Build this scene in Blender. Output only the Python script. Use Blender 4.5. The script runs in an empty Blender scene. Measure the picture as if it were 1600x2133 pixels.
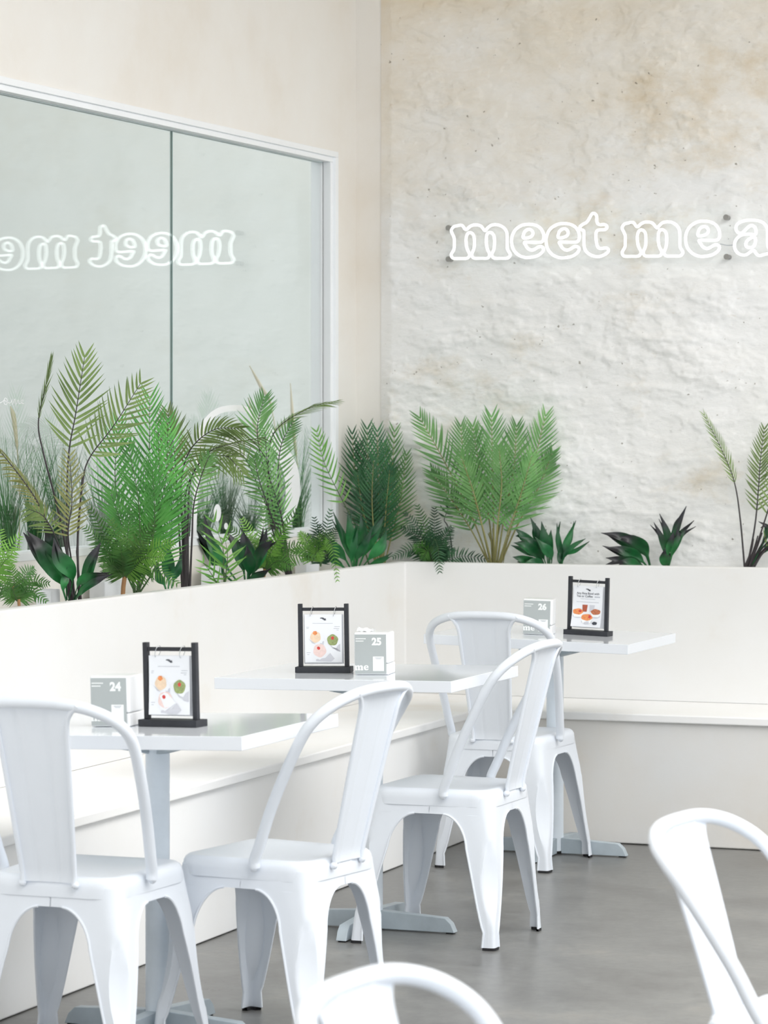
import bpy, math, random
from mathutils import Vector, Matrix, noise

random.seed(7)
S = bpy.context.scene
COL = S.collection
PI = math.pi

# ------------------------------------------------------------------ camera, world, lights, exposure
CAM_H = 1.5
FPX = 6440.0
HORIZON = 884.0
YAW = math.radians(20.53)
FW = Vector((-math.sin(YAW), math.cos(YAW), 0))
RT = Vector((math.cos(YAW), math.sin(YAW), 0))
CAM = Vector((0, 0, CAM_H))

cd = bpy.data.cameras.new('camera')
cam = bpy.data.objects.new('camera', cd)
COL.objects.link(cam)
cam.location = CAM
cam.rotation_euler = (PI / 2, 0, YAW)
cd.sensor_fit = 'HORIZONTAL'
cd.sensor_width = 24
cd.lens = 24 * FPX / 1600
cd.shift_y = -(1066.5 - HORIZON) / 1600
cd.clip_end = 200
cd.dof.use_dof = True
cd.dof.focus_distance = 9.4
cd.dof.aperture_fstop = 6.4
S.camera = cam

w = bpy.data.worlds.new('sky')
S.world = w
w.use_nodes = True
bg = w.node_tree.nodes['Background']
bg.inputs[0].default_value = (0.91, 0.955, 1.0, 1)
bg.inputs[1].default_value = 2.0


def area_light(name, loc, rot, sx, sy, power, color):
    l = bpy.data.lights.new(name, 'AREA')
    l.shape = 'RECTANGLE'
    l.size, l.size_y = sx, sy
    l.energy = power
    l.color = color
    o = bpy.data.objects.new(name, l)
    COL.objects.link(o)
    o.location = loc
    o.rotation_euler = rot
    return o


# daylight entering through the wide opening of the room's right side
area_light('daylight_right', (6.4, 6.5, 2.0), (PI / 2, 0, PI / 2), 9.0, 3.6, 8, (1.0, 1.0, 1.0))
# unseen fill lamps added under the ceiling to brighten table tops and seats
area_light('top_fill', (0.4, 6.0, 3.9), (0, 0, 0), 3.0, 8.0, 370, (1.0, 0.998, 0.99))
area_light('top_fill_near', (-1.6, 4.5, 3.9), (0, 0, 0), 2.5, 6.0, 45, (1.0, 0.998, 0.99))

vs = S.view_settings
vs.view_transform = 'Standard'
vs.look = 'None'
vs.gamma = 1
vs.use_curve_mapping = False
vs.exposure = 0.0
S.cycles.max_bounces = 12
S.cycles.diffuse_bounces = 6
S.cycles.transparent_max_bounces = 24
S.cycles.use_denoising = True
S.cycles.caustics_reflective = False
S.cycles.caustics_refractive = False


# ------------------------------------------------------------------ sight lines -> points in the room
def ray(px, py):
    return FW + RT * ((px - 800) / FPX) + Vector((0, 0, (HORIZON - py) / FPX))


def at_x(px, py, x):
    d = ray(px, py)
    return CAM + d * (x / d.x)


def at_y(px, py, y):
    d = ray(px, py)
    return CAM + d * (y / d.y)


def at_z(px, py, z):
    d = ray(px, py)
    return CAM + d * ((z - CAM_H) / d.z)


def at_depth(px, py, dep):
    return CAM + ray(px, py) * dep


# ------------------------------------------------------------------ materials
def lin(c):
    c = c / 255
    return c / 12.92 if c <= 0.04045 else ((c + 0.055) / 1.055) ** 2.4


def rgb(r, g, b):
    return (lin(r), lin(g), lin(b), 1)


def new_mat(name):
    m = bpy.data.materials.new(name)
    m.use_nodes = True
    nt = m.node_tree
    return m, nt, nt.nodes['Principled BSDF']


def noise_node(nt, scale, detail=6, rough=0.6, stretch=None):
    tc = nt.nodes.new('ShaderNodeTexCoord')
    mp = nt.nodes.new('ShaderNodeMapping')
    if stretch:
        mp.inputs['Scale'].default_value = stretch
    nt.links.new(tc.outputs['Object'], mp.inputs['Vector'])
    n = nt.nodes.new('ShaderNodeTexNoise')
    n.inputs['Scale'].default_value = scale
    n.inputs['Detail'].default_value = detail
    n.inputs['Roughness'].default_value = rough
    nt.links.new(mp.outputs[0], n.inputs['Vector'])
    return n


def ramp(nt, src, stops):
    r = nt.nodes.new('ShaderNodeValToRGB')
    e = r.color_ramp.elements
    e[0].position, e[0].color = stops[0]
    e[1].position, e[1].color = stops[-1]
    for p, c in stops[1:-1]:
        x = e.new(p)
        x.color = c
    nt.links.new(src, r.inputs[0])
    return r


def bump(nt, bsdf, src, strength, dist=0.01):
    b = nt.nodes.new('ShaderNodeBump')
    b.inputs['Strength'].default_value = strength
    b.inputs['Distance'].default_value = dist
    nt.links.new(src, b.inputs['Height'])
    nt.links.new(b.outputs[0], bsdf.inputs['Normal'])
    return b


def mat_plain(name, col, rough=0.5, metal=0.0, var=0.0, scale=6, spec=0.5, bmp=0.0, bscale=40):
    m, nt, p = new_mat(name)
    p.inputs['Roughness'].default_value = rough
    p.inputs['Metallic'].default_value = metal
    p.inputs['Specular IOR Level'].default_value = spec
    n = noise_node(nt, scale)
    c0 = tuple(max(0, c * (1 - var)) for c in col[:3]) + (1,)
    c1 = tuple(min(1, c * (1 + var * .5)) for c in col[:3]) + (1,)
    r = ramp(nt, n.outputs[0], [(0.3, c0), (0.7, c1)])
    nt.links.new(r.outputs[0], p.inputs['Base Color'])
    if bmp:
        n2 = noise_node(nt, bscale)
        bump(nt, p, n2.outputs[0], bmp)
    return m


def mat_plaster(name, cols, scale=1.3, bmp=0.15, rough=0.85, stretch=(1, 1, 1)):
    m, nt, p = new_mat(name)
    p.inputs['Roughness'].default_value = rough
    p.inputs['Specular IOR Level'].default_value = 0.2
    n = noise_node(nt, scale, 8, 0.62, stretch)
    r = ramp(nt, n.outputs[0], cols)
    nt.links.new(r.outputs[0], p.inputs['Base Color'])
    n2 = noise_node(nt, 14, 8, 0.7)
    bump(nt, p, n2.outputs[0], bmp, 0.008)
    return m


M = {}
M['plaster'] = mat_plaster('cream_plaster', [(0.3, rgb(233, 226, 216)), (0.5, rgb(238, 234, 228)), (0.7, rgb(240, 238, 234))])
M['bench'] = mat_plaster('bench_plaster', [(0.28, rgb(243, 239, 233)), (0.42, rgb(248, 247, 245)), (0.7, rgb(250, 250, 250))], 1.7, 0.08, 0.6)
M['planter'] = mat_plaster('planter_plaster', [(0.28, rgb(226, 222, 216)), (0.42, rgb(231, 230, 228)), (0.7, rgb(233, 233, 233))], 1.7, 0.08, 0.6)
M['bench_shaded'] = mat_plaster('shaded_bench_plaster', [(0.3, rgb(226, 215, 201)), (0.5, rgb(230, 227, 222)), (0.7, rgb(231, 231, 230))], 1.2, 0.1, 0.7)  # greyer bench plaster for the back run, its shade put into the colour
M['trim'] = mat_plain('window_trim_paint', rgb(246, 248, 250), 0.4, 0, .02)
M['gap'] = mat_plain('window_gap', rgb(196, 206, 206), 0.8, 0, .1)
M['white_metal'] = mat_plain('white_painted_steel', rgb(230, 235, 242), 0.32, 0, .015, 9)
M['table_white'] = mat_plain('white_laminate', rgb(234, 238, 244), 0.07, 0, .01, 3, .4)
M['grey_metal'] = mat_plain('grey_painted_steel', rgb(228, 236, 243), 0.45, 0.0, .06, 12)
M['base_metal'] = mat_plain('grey_steel_base', rgb(178, 189, 196), 0.45, 0.0, .12, 14)
M['standoff'] = mat_plain('dull_steel_screw', rgb(150, 148, 144), 0.5, 0.2)
M['rubber'] = mat_plain('black_rubber', rgb(36, 36, 38), 0.8)
M['black_wood'] = mat_plain('black_stained_wood', rgb(44, 46, 52), 0.55, 0, .25, 25)
M['chrome'] = mat_plain('chrome_wire', rgb(210, 212, 214), 0.2, 1.0)
M['paper'] = mat_plain('white_card', rgb(238, 240, 244), 0.6, 0, .01)
M['box_white'] = mat_plain('white_plastic', rgb(243, 244, 245), 0.35, 0, .01)
M['panel_grey'] = mat_plain('grey_print', rgb(176, 182, 182), 0.6, 0, .02)
M['print_white'] = mat_plain('white_print', rgb(244, 246, 245), 0.6)
M['print_dark'] = mat_plain('dark_print', rgb(70, 74, 82), 0.7)
M['print_pale'] = mat_plain('pale_print', rgb(176, 180, 188), 0.7)
M['print_shadow'] = mat_plain('print_shade', rgb(205, 206, 213), 0.7)
M['bun_cream'] = mat_plain('bun_cream', rgb(240, 214, 186), 0.7, 0, .12, 120)
M['bun_pink'] = mat_plain('bun_pink', rgb(238, 212, 206), 0.7, 0, .1, 120)
M['bun_green'] = mat_plain('bun_green', rgb(158, 172, 116), 0.7, 0, .35, 160)
M['red_food'] = mat_plain('red_food', rgb(214, 72, 66), 0.6, 0, .2, 160)
M['orange_food'] = mat_plain('orange_food', rgb(240, 150, 92), 0.6, 0, .3, 200)
M['rice_food'] = mat_plain('rice_food', rgb(196, 120, 84), 0.6, 0, .5, 260)
M['tea'] = mat_plain('tea', rgb(180, 92, 66), 0.5, 0, .2, 100)
M['tissue'] = mat_plain('tissue', rgb(246, 247, 248), 0.9)
M['decal'] = mat_plain('white_vinyl', rgb(250, 250, 252), 0.5)
M['seal'] = mat_plain('green_glass_edge', rgb(136, 166, 162), 0.3)
M['pebble'] = mat_plain('white_gravel', rgb(226, 227, 228), 0.9, 0, .12, 60, bmp=.6, bscale=60)
M['foam'] = mat_plain('white_foam', rgb(238, 239, 242), 0.9, 0, .03)
M['outer_wall'] = mat_plaster('pale_exterior_render', [(0.3, rgb(171, 174, 168)), (0.6, rgb(178, 181, 176)), (0.75, rgb(185, 187, 183))], .8, .05)
M['outer_ground'] = mat_plain('pale_exterior_paving', rgb(200, 204, 202), 0.9, 0, .08)


def leaf_mat(name, dark, mid, light, rough=0.45, trans=0.36, tips=None):
    m, nt, p = new_mat(name)
    p.inputs['Roughness'].default_value = rough
    n = noise_node(nt, 9, 3)
    r = ramp(nt, n.outputs[0], [(0.3, dark), (0.5, mid), (0.72, light)])
    oi = nt.nodes.new('ShaderNodeObjectInfo')
    mrr = nt.nodes.new('ShaderNodeMapRange')
    mrr.inputs[3].default_value = 0.72
    mrr.inputs[4].default_value = 1.2
    nt.links.new(oi.outputs['Random'], mrr.inputs[0])
    hsv = nt.nodes.new('ShaderNodeHueSaturation')
    nt.links.new(mrr.outputs[0], hsv.inputs['Value'])
    nt.links.new(r.outputs[0], hsv.inputs['Color'])
    csrc = hsv.outputs[0]
    if tips is not None:
        at = nt.nodes.new('ShaderNodeAttribute')
        at.attribute_name = 'along'
        tr = ramp(nt, at.outputs['Fac'], [(tips[1], (0, 0, 0, 1)), (tips[2], (1, 1, 1, 1))])
        mx = nt.nodes.new('ShaderNodeMix')
        mx.data_type = 'RGBA'
        nt.links.new(tr.outputs[0], mx.inputs[0])
        nt.links.new(csrc, mx.inputs[6])
        mx.inputs[7].default_value = tips[0]
        csrc = mx.outputs[2]
    nt.links.new(csrc, p.inputs['Base Color'])
    tl = nt.nodes.new('ShaderNodeBsdfTranslucent')
    nt.links.new(csrc, tl.inputs[0])
    mix = nt.nodes.new('ShaderNodeMixShader')
    mix.inputs[0].default_value = trans
    out = nt.nodes['Material Output']
    nt.links.new(p.outputs[0], mix.inputs[1])
    nt.links.new(tl.outputs[0], mix.inputs[2])
    nt.links.new(mix.outputs[0], out.inputs[0])
    return m


M['palm_bright'] = leaf_mat('bright_palm_leaf', rgb(74, 137, 65), rgb(98, 173, 83), rgb(130, 198, 103))
M['palm_olive'] = leaf_mat('olive_palm_leaf', rgb(98, 121, 69), rgb(126, 150, 89), rgb(150, 173, 107))
M['palm_gold'] = leaf_mat('golden_palm_leaf', rgb(118, 122, 66), rgb(142, 146, 88), rgb(160, 164, 108))
M['palm_mid'] = leaf_mat('mid_palm_leaf', rgb(83, 132, 76), rgb(112, 164, 96), rgb(141, 189, 119))
M['palm_deep'] = leaf_mat('deep_palm_leaf', rgb(37, 78, 53), rgb(55, 114, 71), rgb(83, 146, 87))
M['palm_fresh'] = leaf_mat('fresh_palm_leaf', rgb(92, 150, 69), rgb(123, 182, 87), rgb(155, 205, 114))
M['fern'] = leaf_mat('fern_leaf', rgb(53, 98, 51), rgb(78, 130, 62), rgb(112, 164, 78))
M['fern_light'] = leaf_mat('light_fern_leaf', rgb(92, 146, 58), rgb(121, 175, 74), rgb(148, 198, 98))
M['fern_dark'] = leaf_mat('dark_fern_leaf', rgb(33, 62, 46), rgb(46, 87, 58), rgb(83, 130, 89))
M['fern_olive'] = leaf_mat('olive_fern_leaf', rgb(62, 100, 48), rgb(84, 128, 62), rgb(112, 152, 82))
M['broad'] = leaf_mat('broad_leaf', rgb(20, 74, 42), rgb(34, 106, 56), rgb(62, 146, 80), .3, .2, (rgb(40, 40, 44), .5, .78))
M['broad_green'] = leaf_mat('green_broad_leaf', rgb(24, 78, 48), rgb(40, 118, 64), rgb(74, 158, 92), .3, .2, (rgb(34, 60, 44), .6, 1.0))
M['stem_dark'] = mat_plain('dark_stem', rgb(58, 52, 54), .6, 0, .2, 30)
M['stem_olive'] = mat_plain('olive_stem', rgb(146, 142, 90), .6, 0, .2, 30)
M['stem_green'] = mat_plain('green_stem', rgb(74, 100, 60), .6, 0, .2, 30)
M['stem_brown'] = mat_plain('brown_stem', rgb(164, 122, 82), .7, 0, .2, 30)
M['grass'] = leaf_mat('reed_blade', rgb(36, 84, 48), rgb(58, 112, 64), rgb(92, 142, 86), .5, .3)
M['grass_pale'] = leaf_mat('pale_reed_blade', rgb(72, 122, 78), rgb(98, 146, 98), rgb(130, 168, 120), .5, .3)
M['plume'] = mat_plain('beige_plume', rgb(196, 186, 158), .9)

# rough back wall
m, nt, p = new_mat('rough_render')
p.inputs['Roughness'].default_value = 0.9
p.inputs['Specular IOR Level'].default_value = 0.15
n1 = noise_node(nt, 1.5, 9, 0.66, (1, 1, 1.5))
r1 = ramp(nt, n1.outputs[0], [(0.27, rgb(222, 210, 190)), (0.37, rgb(239, 234, 226)), (0.45, rgb(247, 246, 244)), (0.7, rgb(250, 250, 250))])
n3 = noise_node(nt, 8, 12, 0.8, (1, 1, 2.2))
r3 = ramp(nt, n3.outputs[0], [(0.29, rgb(214, 202, 184)), (0.38, (1, 1, 1, 1)), (1.0, (1, 1, 1, 1))])
mx = nt.nodes.new('ShaderNodeMix')
mx.data_type = 'RGBA'
mx.blend_type = 'MULTIPLY'
mx.inputs[0].default_value = 0.7
nt.links.new(r1.outputs[0], mx.inputs[6])
nt.links.new(r3.outputs[0], mx.inputs[7])
# old lime stains spreading down from the top left of the wall
tcz = nt.nodes.new('ShaderNodeTexCoord')
sep = nt.nodes.new('ShaderNodeSeparateXYZ')
nt.links.new(tcz.outputs['Object'], sep.inputs[0])
xs = nt.nodes.new('ShaderNodeMath')
xs.operation = 'MULTIPLY_ADD'
nt.links.new(sep.outputs[0], xs.inputs[0])
xs.inputs[1].default_value = -0.28
xs.inputs[2].default_value = -1.0
zs_ = nt.nodes.new('ShaderNodeMath')
zs_.operation = 'ADD'
nt.links.new(sep.outputs[2], zs_.inputs[0])
nt.links.new(xs.outputs[0], zs_.inputs[1])
zn = nt.nodes.new('ShaderNodeMath')
zn.operation = 'MULTIPLY_ADD'
nt.links.new(n1.outputs[0], zn.inputs[0])
zn.inputs[1].default_value = -2.2
nt.links.new(zs_.outputs[0], zn.inputs[2])
mr = nt.nodes.new('ShaderNodeMapRange')
mr.inputs[1].default_value = 1.15
mr.inputs[2].default_value = 2.3
nt.links.new(zn.outputs[0], mr.inputs[0])
mx2 = nt.nodes.new('ShaderNodeMix')
mx2.data_type = 'RGBA'
mx2.blend_type = 'MULTIPLY'
nt.links.new(mr.outputs[0], mx2.inputs[0])
nt.links.new(mx.outputs[2], mx2.inputs[6])
mx2.inputs[7].default_value = rgb(243, 231, 211)
# tiny pits
n4 = noise_node(nt, 46, 2, 0.5)
r4 = ramp(nt, n4.outputs[0], [(0.0, (1, 1, 1, 1)), (0.735, (1, 1, 1, 1)), (0.765, rgb(150, 144, 134))])
mx3 = nt.nodes.new('ShaderNodeMix')
mx3.data_type = 'RGBA'
mx3.blend_type = 'MULTIPLY'
mx3.inputs[0].default_value = 0.8
nt.links.new(mx2.outputs[2], mx3.inputs[6])
nt.links.new(r4.outputs[0], mx3.inputs[7])
nt.links.new(mx3.outputs[2], p.inputs['Base Color'])
# flaked ledges and trowel texture
n5 = noise_node(nt, 2.6, 10, 0.68, (1, 1, 2.3))
sn = nt.nodes.new('ShaderNodeMath')
sn.operation = 'SNAP'
nt.links.new(n5.outputs[0], sn.inputs[0])
sn.inputs[1].default_value = 0.085
b1 = nt.nodes.new('ShaderNodeBump')
b1.inputs['Strength'].default_value = 0.45
b1.inputs['Distance'].default_value = 0.05
nt.links.new(sn.outputs[0], b1.inputs['Height'])
n2 = noise_node(nt, 20, 10, 0.72, (1, 1, 1.8))
b2 = nt.nodes.new('ShaderNodeBump')
b2.inputs['Strength'].default_value = 0.38
b2.inputs['Distance'].default_value = 0.018
nt.links.new(n2.outputs[0], b2.inputs['Height'])
nt.links.new(b1.outputs[0], b2.inputs['Normal'])
nt.links.new(b2.outputs[0], p.inputs['Normal'])
M['rough'] = m

# polished concrete floor
m, nt, p = new_mat('polished_concrete')
n1 = noise_node(nt, 2.3, 12, 0.74)
r1 = ramp(nt, n1.outputs[0], [(0.3, rgb(92, 90, 86)), (0.42, rgb(112, 111, 109)), (0.54, rgb(128, 128, 126)), (0.64, rgb(142, 140, 136)), (0.76, rgb(172, 167, 160))])
n3 = noise_node(nt, 30, 6, 0.7)
r3 = ramp(nt, n3.outputs[0], [(0.3, (0.8, 0.8, 0.8, 1)), (0.55, (1, 1, 1, 1)), (0.72, (1.12, 1.12, 1.12, 1))])
mx = nt.nodes.new('ShaderNodeMix')
mx.data_type = 'RGBA'
mx.blend_type = 'MULTIPLY'
mx.inputs[0].default_value = 0.7
nt.links.new(r1.outputs[0], mx.inputs[6])
nt.links.new(r3.outputs[0], mx.inputs[7])
nt.links.new(mx.outputs[2], p.inputs['Base Color'])
rr = ramp(nt, n1.outputs[0], [(0.3, (0.26, 0.26, 0.26, 1)), (0.7, (0.42, 0.42, 0.42, 1))])
nt.links.new(rr.outputs[0], p.inputs['Roughness'])
bump(nt, p, n3.outputs[0], 0.04, 0.003)
M['floor'] = m

# glass with plain fresnel reflection
m, nt, p = new_mat('window_glass')
nt.nodes.remove(p)
lw = nt.nodes.new('ShaderNodeLayerWeight')
pw = nt.nodes.new('ShaderNodeMath')
pw.operation = 'POWER'
nt.links.new(lw.outputs['Facing'], pw.inputs[0])
pw.inputs[1].default_value = 5
ma = nt.nodes.new('ShaderNodeMath')
ma.operation = 'MULTIPLY_ADD'
nt.links.new(pw.outputs[0], ma.inputs[0])
ma.inputs[1].default_value = 1.15
ma.inputs[2].default_value = 0.045
tr = nt.nodes.new('ShaderNodeBsdfTransparent')
tr.inputs[0].default_value = (0.975, 0.982, 0.977, 1)
gl = nt.nodes.new('ShaderNodeBsdfGlossy')
gl.inputs['Roughness'].default_value = 0.0
gl.inputs[0].default_value = (0.98, 1.0, 0.99, 1)
ms = nt.nodes.new('ShaderNodeMixShader')
nt.links.new(ma.outputs[0], ms.inputs[0])
nt.links.new(tr.outputs[0], ms.inputs[1])
nt.links.new(gl.outputs[0], ms.inputs[2])
nt.links.new(ms.outputs[0], nt.nodes['Material Output'].inputs[0])
M['glass'] = m

# clear acrylic backing of the neon
m, nt, p = new_mat('clear_acrylic')
nt.nodes.remove(p)
tr = nt.nodes.new('ShaderNodeBsdfTransparent')
tr.inputs[0].default_value = (0.992, 0.995, 0.995, 1)
gl = nt.nodes.new('ShaderNodeBsdfGlossy')
gl.inputs['Roughness'].default_value = 0.05
ms = nt.nodes.new('ShaderNodeMixShader')
ms.inputs[0].default_value = 0.008
nt.links.new(tr.outputs[0], ms.inputs[1])
nt.links.new(gl.outputs[0], ms.inputs[2])
nt.links.new(ms.outputs[0], nt.nodes['Material Output'].inputs[0])
M['acrylic'] = m

m, nt, p = new_mat('neon_tube')
p.inputs['Base Color'].default_value = (1, 1, 1, 1)
p.inputs['Emission Color'].default_value = (0.95, 1.0, 1.0, 1)
p.inputs['Emission Strength'].default_value = 2.1
M['neon'] = m


# ------------------------------------------------------------------ mesh helpers
class MB:
    def __init__(self):
        self.v, self.f, self.mi, self.al = [], [], [], []
        self.cur = 0

    def add(self, verts, faces, al=None):
        o = len(self.v)
        self.v += [tuple(x) for x in verts]
        self.f += [tuple(i + o for i in f) for f in faces]
        self.mi += [self.cur] * len(faces)
        self.al += (al if al else [0.0] * len(verts))
        return self

    def box(self, x0, x1, y0, y1, z0, z1):
        v = [(x, y, z) for x in (x0, x1) for y in (y0, y1) for z in (z0, z1)]
        return self.add(v, [(0, 1, 3, 2), (4, 6, 7, 5), (0, 4, 5, 1), (2, 3, 7, 6), (0, 2, 6, 4), (1, 5, 7, 3)])

    def obox(self, c, ux, uy, uz):
        c, ux, uy, uz = Vector(c), Vector(ux), Vector(uy), Vector(uz)
        v = [c + ux * a + uy * b + uz * d for a in (-1, 1) for b in (-1, 1) for d in (-1, 1)]
        return self.add(v, [(0, 1, 3, 2), (4, 6, 7, 5), (0, 4, 5, 1), (2, 3, 7, 6), (0, 2, 6, 4), (1, 5, 7, 3)])

    def tube(self, pts, rad, seg=10, closed=False, cap=True):
        pts = [Vector(q) for q in pts]
        n = len(pts)
        if not callable(rad):
            r0 = rad
            rad = lambda t: r0
        rings = []
        prev = None
        for i, q in enumerate(pts):
            if closed:
                t = pts[(i + 1) % n] - pts[i - 1]
            else:
                t = pts[min(i + 1, n - 1)] - pts[max(i - 1, 0)]
            t = t.normalized() if t.length > 1e-9 else Vector((0, 0, 1))
            if prev is None:
                a = Vector((0, 0, 1)) if abs(t.z) < 0.9 else Vector((1, 0, 0))
                nrm = t.cross(a).normalized()
            else:
                nrm = (prev - t * prev.dot(t)).normalized()
            prev = nrm
            b = t.cross(nrm)
            r = rad(i / max(1, n - 1))
            rings.append([q + (nrm * math.cos(2 * PI * k / seg) + b * math.sin(2 * PI * k / seg)) * r for k in range(seg)])
        v = [x for rg in rings for x in rg]
        f = []
        last = n if closed else n - 1
        for i in range(last):
            j = (i + 1) % n
            for k in range(seg):
                k2 = (k + 1) % seg
                f.append((i * seg + k, i * seg + k2, j * seg + k2, j * seg + k))
        if not closed and cap:
            f.append(tuple(range(seg))[::-1])
            f.append(tuple((n - 1) * seg + k for k in range(seg)))
        return self.add(v, f)

    def ball(self, c, r, seg=10, rings=6, sc=(1, 1, 1)):
        v, f = [], []
        for i in range(rings + 1):
            th = PI * i / rings
            for k in range(seg):
                ph = 2 * PI * k / seg
                v.append((c[0] + sc[0] * r * math.sin(th) * math.cos(ph), c[1] + sc[1] * r * math.sin(th) * math.sin(ph), c[2] + sc[2] * r * math.cos(th)))
        for i in range(rings):
            for k in range(seg):
                k2 = (k + 1) % seg
                f.append((i * seg + k, (i + 1) * seg + k, (i + 1) * seg + k2, i * seg + k2))
        return self.add(v, f)

    def loft(self, rows, closed=False):
        n = len(rows[0])
        v = [q for r in rows for q in r]
        f = []
        for i in range(len(rows) - 1):
            for k in range(n if closed else n - 1):
                k2 = (k + 1) % n
                f.append((i * n + k, i * n + k2, (i + 1) * n + k2, (i + 1) * n + k))
        return self.add(v, f)

    def build(self, name, mats, parent=None, smooth=None, bevel=None, solid=None, along=False):
        me = bpy.data.meshes.new(name)
        me.from_pydata(self.v, [], self.f)
        for mm in (mats if isinstance(mats, (list, tuple)) else [mats]):
            me.materials.append(mm)
        me.polygons.foreach_set('material_index', self.mi)
        if along:
            a = me.attributes.new('along', 'FLOAT', 'POINT')
            a.data.foreach_set('value', self.al)
        me.update()
        if smooth is not None:
            me.shade_smooth()
            me.set_sharp_from_angle(angle=math.radians(smooth))
        o = bpy.data.objects.new(name, me)
        COL.objects.link(o)
        if parent:
            o.parent = parent
        if solid:
            cnt = {}
            for pf in me.polygons:
                for ek in pf.edge_keys:
                    cnt[ek] = cnt.get(ek, 0) + 1
            for e in me.edges:
                if cnt.get(tuple(sorted(e.vertices)), 0) == 1:
                    e.use_edge_sharp = True
            md = o.modifiers.new('thickness', 'SOLIDIFY')
            md.thickness = solid
            md.offset = -1
        if bevel:
            md = o.modifiers.new('soft_edges', 'BEVEL')
            md.width = bevel
            md.segments = 3
            md.limit_method = 'ANGLE'
            md.angle_limit = math.radians(40)
            me.shade_smooth()
            me.set_sharp_from_angle(angle=math.radians(40))
            md.harden_normals = True
        return o


def tag(o, label=None, cat=None, group=None, kind=None):
    if label:
        o['label'] = label
    if cat:
        o['category'] = cat
    if group:
        o['group'] = group
    if kind:
        o['kind'] = kind
    return o


def empty(name, loc=(0, 0, 0), rot=(0, 0, 0)):
    o = bpy.data.objects.new(name, None)
    o.empty_display_size = 0.1
    COL.objects.link(o)
    o.location = loc
    o.rotation_euler = rot
    return o


def copy_tree(o, parent=None):
    c = o.copy()
    COL.objects.link(c)
    if parent:
        c.parent = parent
    for ch in list(o.children):
        copy_tree(ch, c)
    return c


def catmull(pts, per=6, closed=False):
    pts = [Vector(q) for q in pts]
    n = len(pts)
    out = []
    rng = n if closed else n - 1
    for i in range(rng):
        if closed:
            p0, p1, p2, p3 = pts[i - 1], pts[i], pts[(i + 1) % n], pts[(i + 2) % n]
        else:
            p1, p2 = pts[i], pts[i + 1]
            p0 = pts[i - 1] if i else p1 * 2 - p2
            p3 = pts[i + 2] if i + 2 < n else p2 * 2 - p1
        for k in range(per):
            t = k / per
            out.append(0.5 * (2 * p1 + (p2 - p0) * t + (2 * p0 - 5 * p1 + 4 * p2 - p3) * t * t + (3 * p1 - p0 - 3 * p2 + p3) * t ** 3))
    if not closed:
        out.append(pts[-1])
    return out


# ------------------------------------------------------------------ the room
XL = -4.42        # face of the left wall
YB = 11.49        # face of the back wall
XG = -4.46        # glass
W_TOP, W_BOT, W_END, W_START = 2.565, 1.095, 11.265, 3.2
PF_X, PF_Y = -4.093, 11.157      # fronts of the two planter walls
BF_X, BF_Y = -3.605, 10.627      # fronts of the bench
P_TOP, B_TOP = 0.972, 0.469
RX = 7.0                          # open right side
CEIL = 4.0

b = MB().add([(XL - .6, -6, 0), (RX, -6, 0), (RX, YB + .4, 0), (XL - .6, YB + .4, 0)], [(0, 1, 2, 3)])
tag(b.build('floor', M['floor']), kind='structure')

b = MB()
b.box(XL - .075, XL, -6, YB, W_TOP, CEIL)
b.box(XL - .075, XL, -6, YB, 0, W_BOT)
b.box(XL - .075, XL, W_END, YB, W_BOT, W_TOP)
b.box(XL - .075, XL, -6, W_START, W_BOT, W_TOP)
tag(b.build('wall_left', M['plaster']), kind='structure')

b = MB().box(XL - .16, RX, YB, YB + .2, 0, CEIL)
tag(b.build('wall_back', M['plaster']), kind='structure')

# thick hand-thrown render covering the back wall
b = MB()
X0, X1 = -4.315, -0.6
XS = [X0 + (-0.75 - X0) * k / 620 for k in range(620)] + [-0.75 + 7.4 * k / 150 for k in range(151)]
ZS = [0.86 + (3.3 - 0.86) * k / 420 for k in range(420)] + [3.3 + .69 * k / 24 for k in range(25)]
rows = []
for z in ZS:
    row = []
    for x in XS:
        q = Vector((x * 2.4, 3.1, z * 4.4))
        h = noise.fractal(q, 0.85, 2.1, 6)
        q2 = Vector((x * 6.5 + 9, 1.7, z * 15))
        c = noise.fractal(q2, 0.7, 2.2, 5)
        rdg = 1 - abs(noise.noise(Vector((x * 3.1 + 4, 7.7, z * 7.5))))
        e = min(1, (x - X0) / 0.05)
        st = h * 3.2
        fl = math.floor(st)
        fr = st - fl
        terr = (fl + min(1, max(0, (fr - .38) * 5))) / 3.2
        d = 0.016 + 0.006 * h + 0.011 * terr + 0.009 * c * max(0, h + .5) + 0.012 * max(0, rdg - .9) * 6 * max(0, h)
        row.append((x, YB - .002 - max(0.001, d) * e - .004 * e, z))
    rows.append(row)
b.loft(rows)
ro = b.build('trim_back', M['rough'], smooth=80)
tag(ro, 'thick rough cream render covering the back wall', kind='structure')

b = MB().box(XL - .16, RX, -6, YB + .2, CEIL, CEIL + .15)
tag(b.build('ceiling', M['plaster']), kind='structure')

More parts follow.
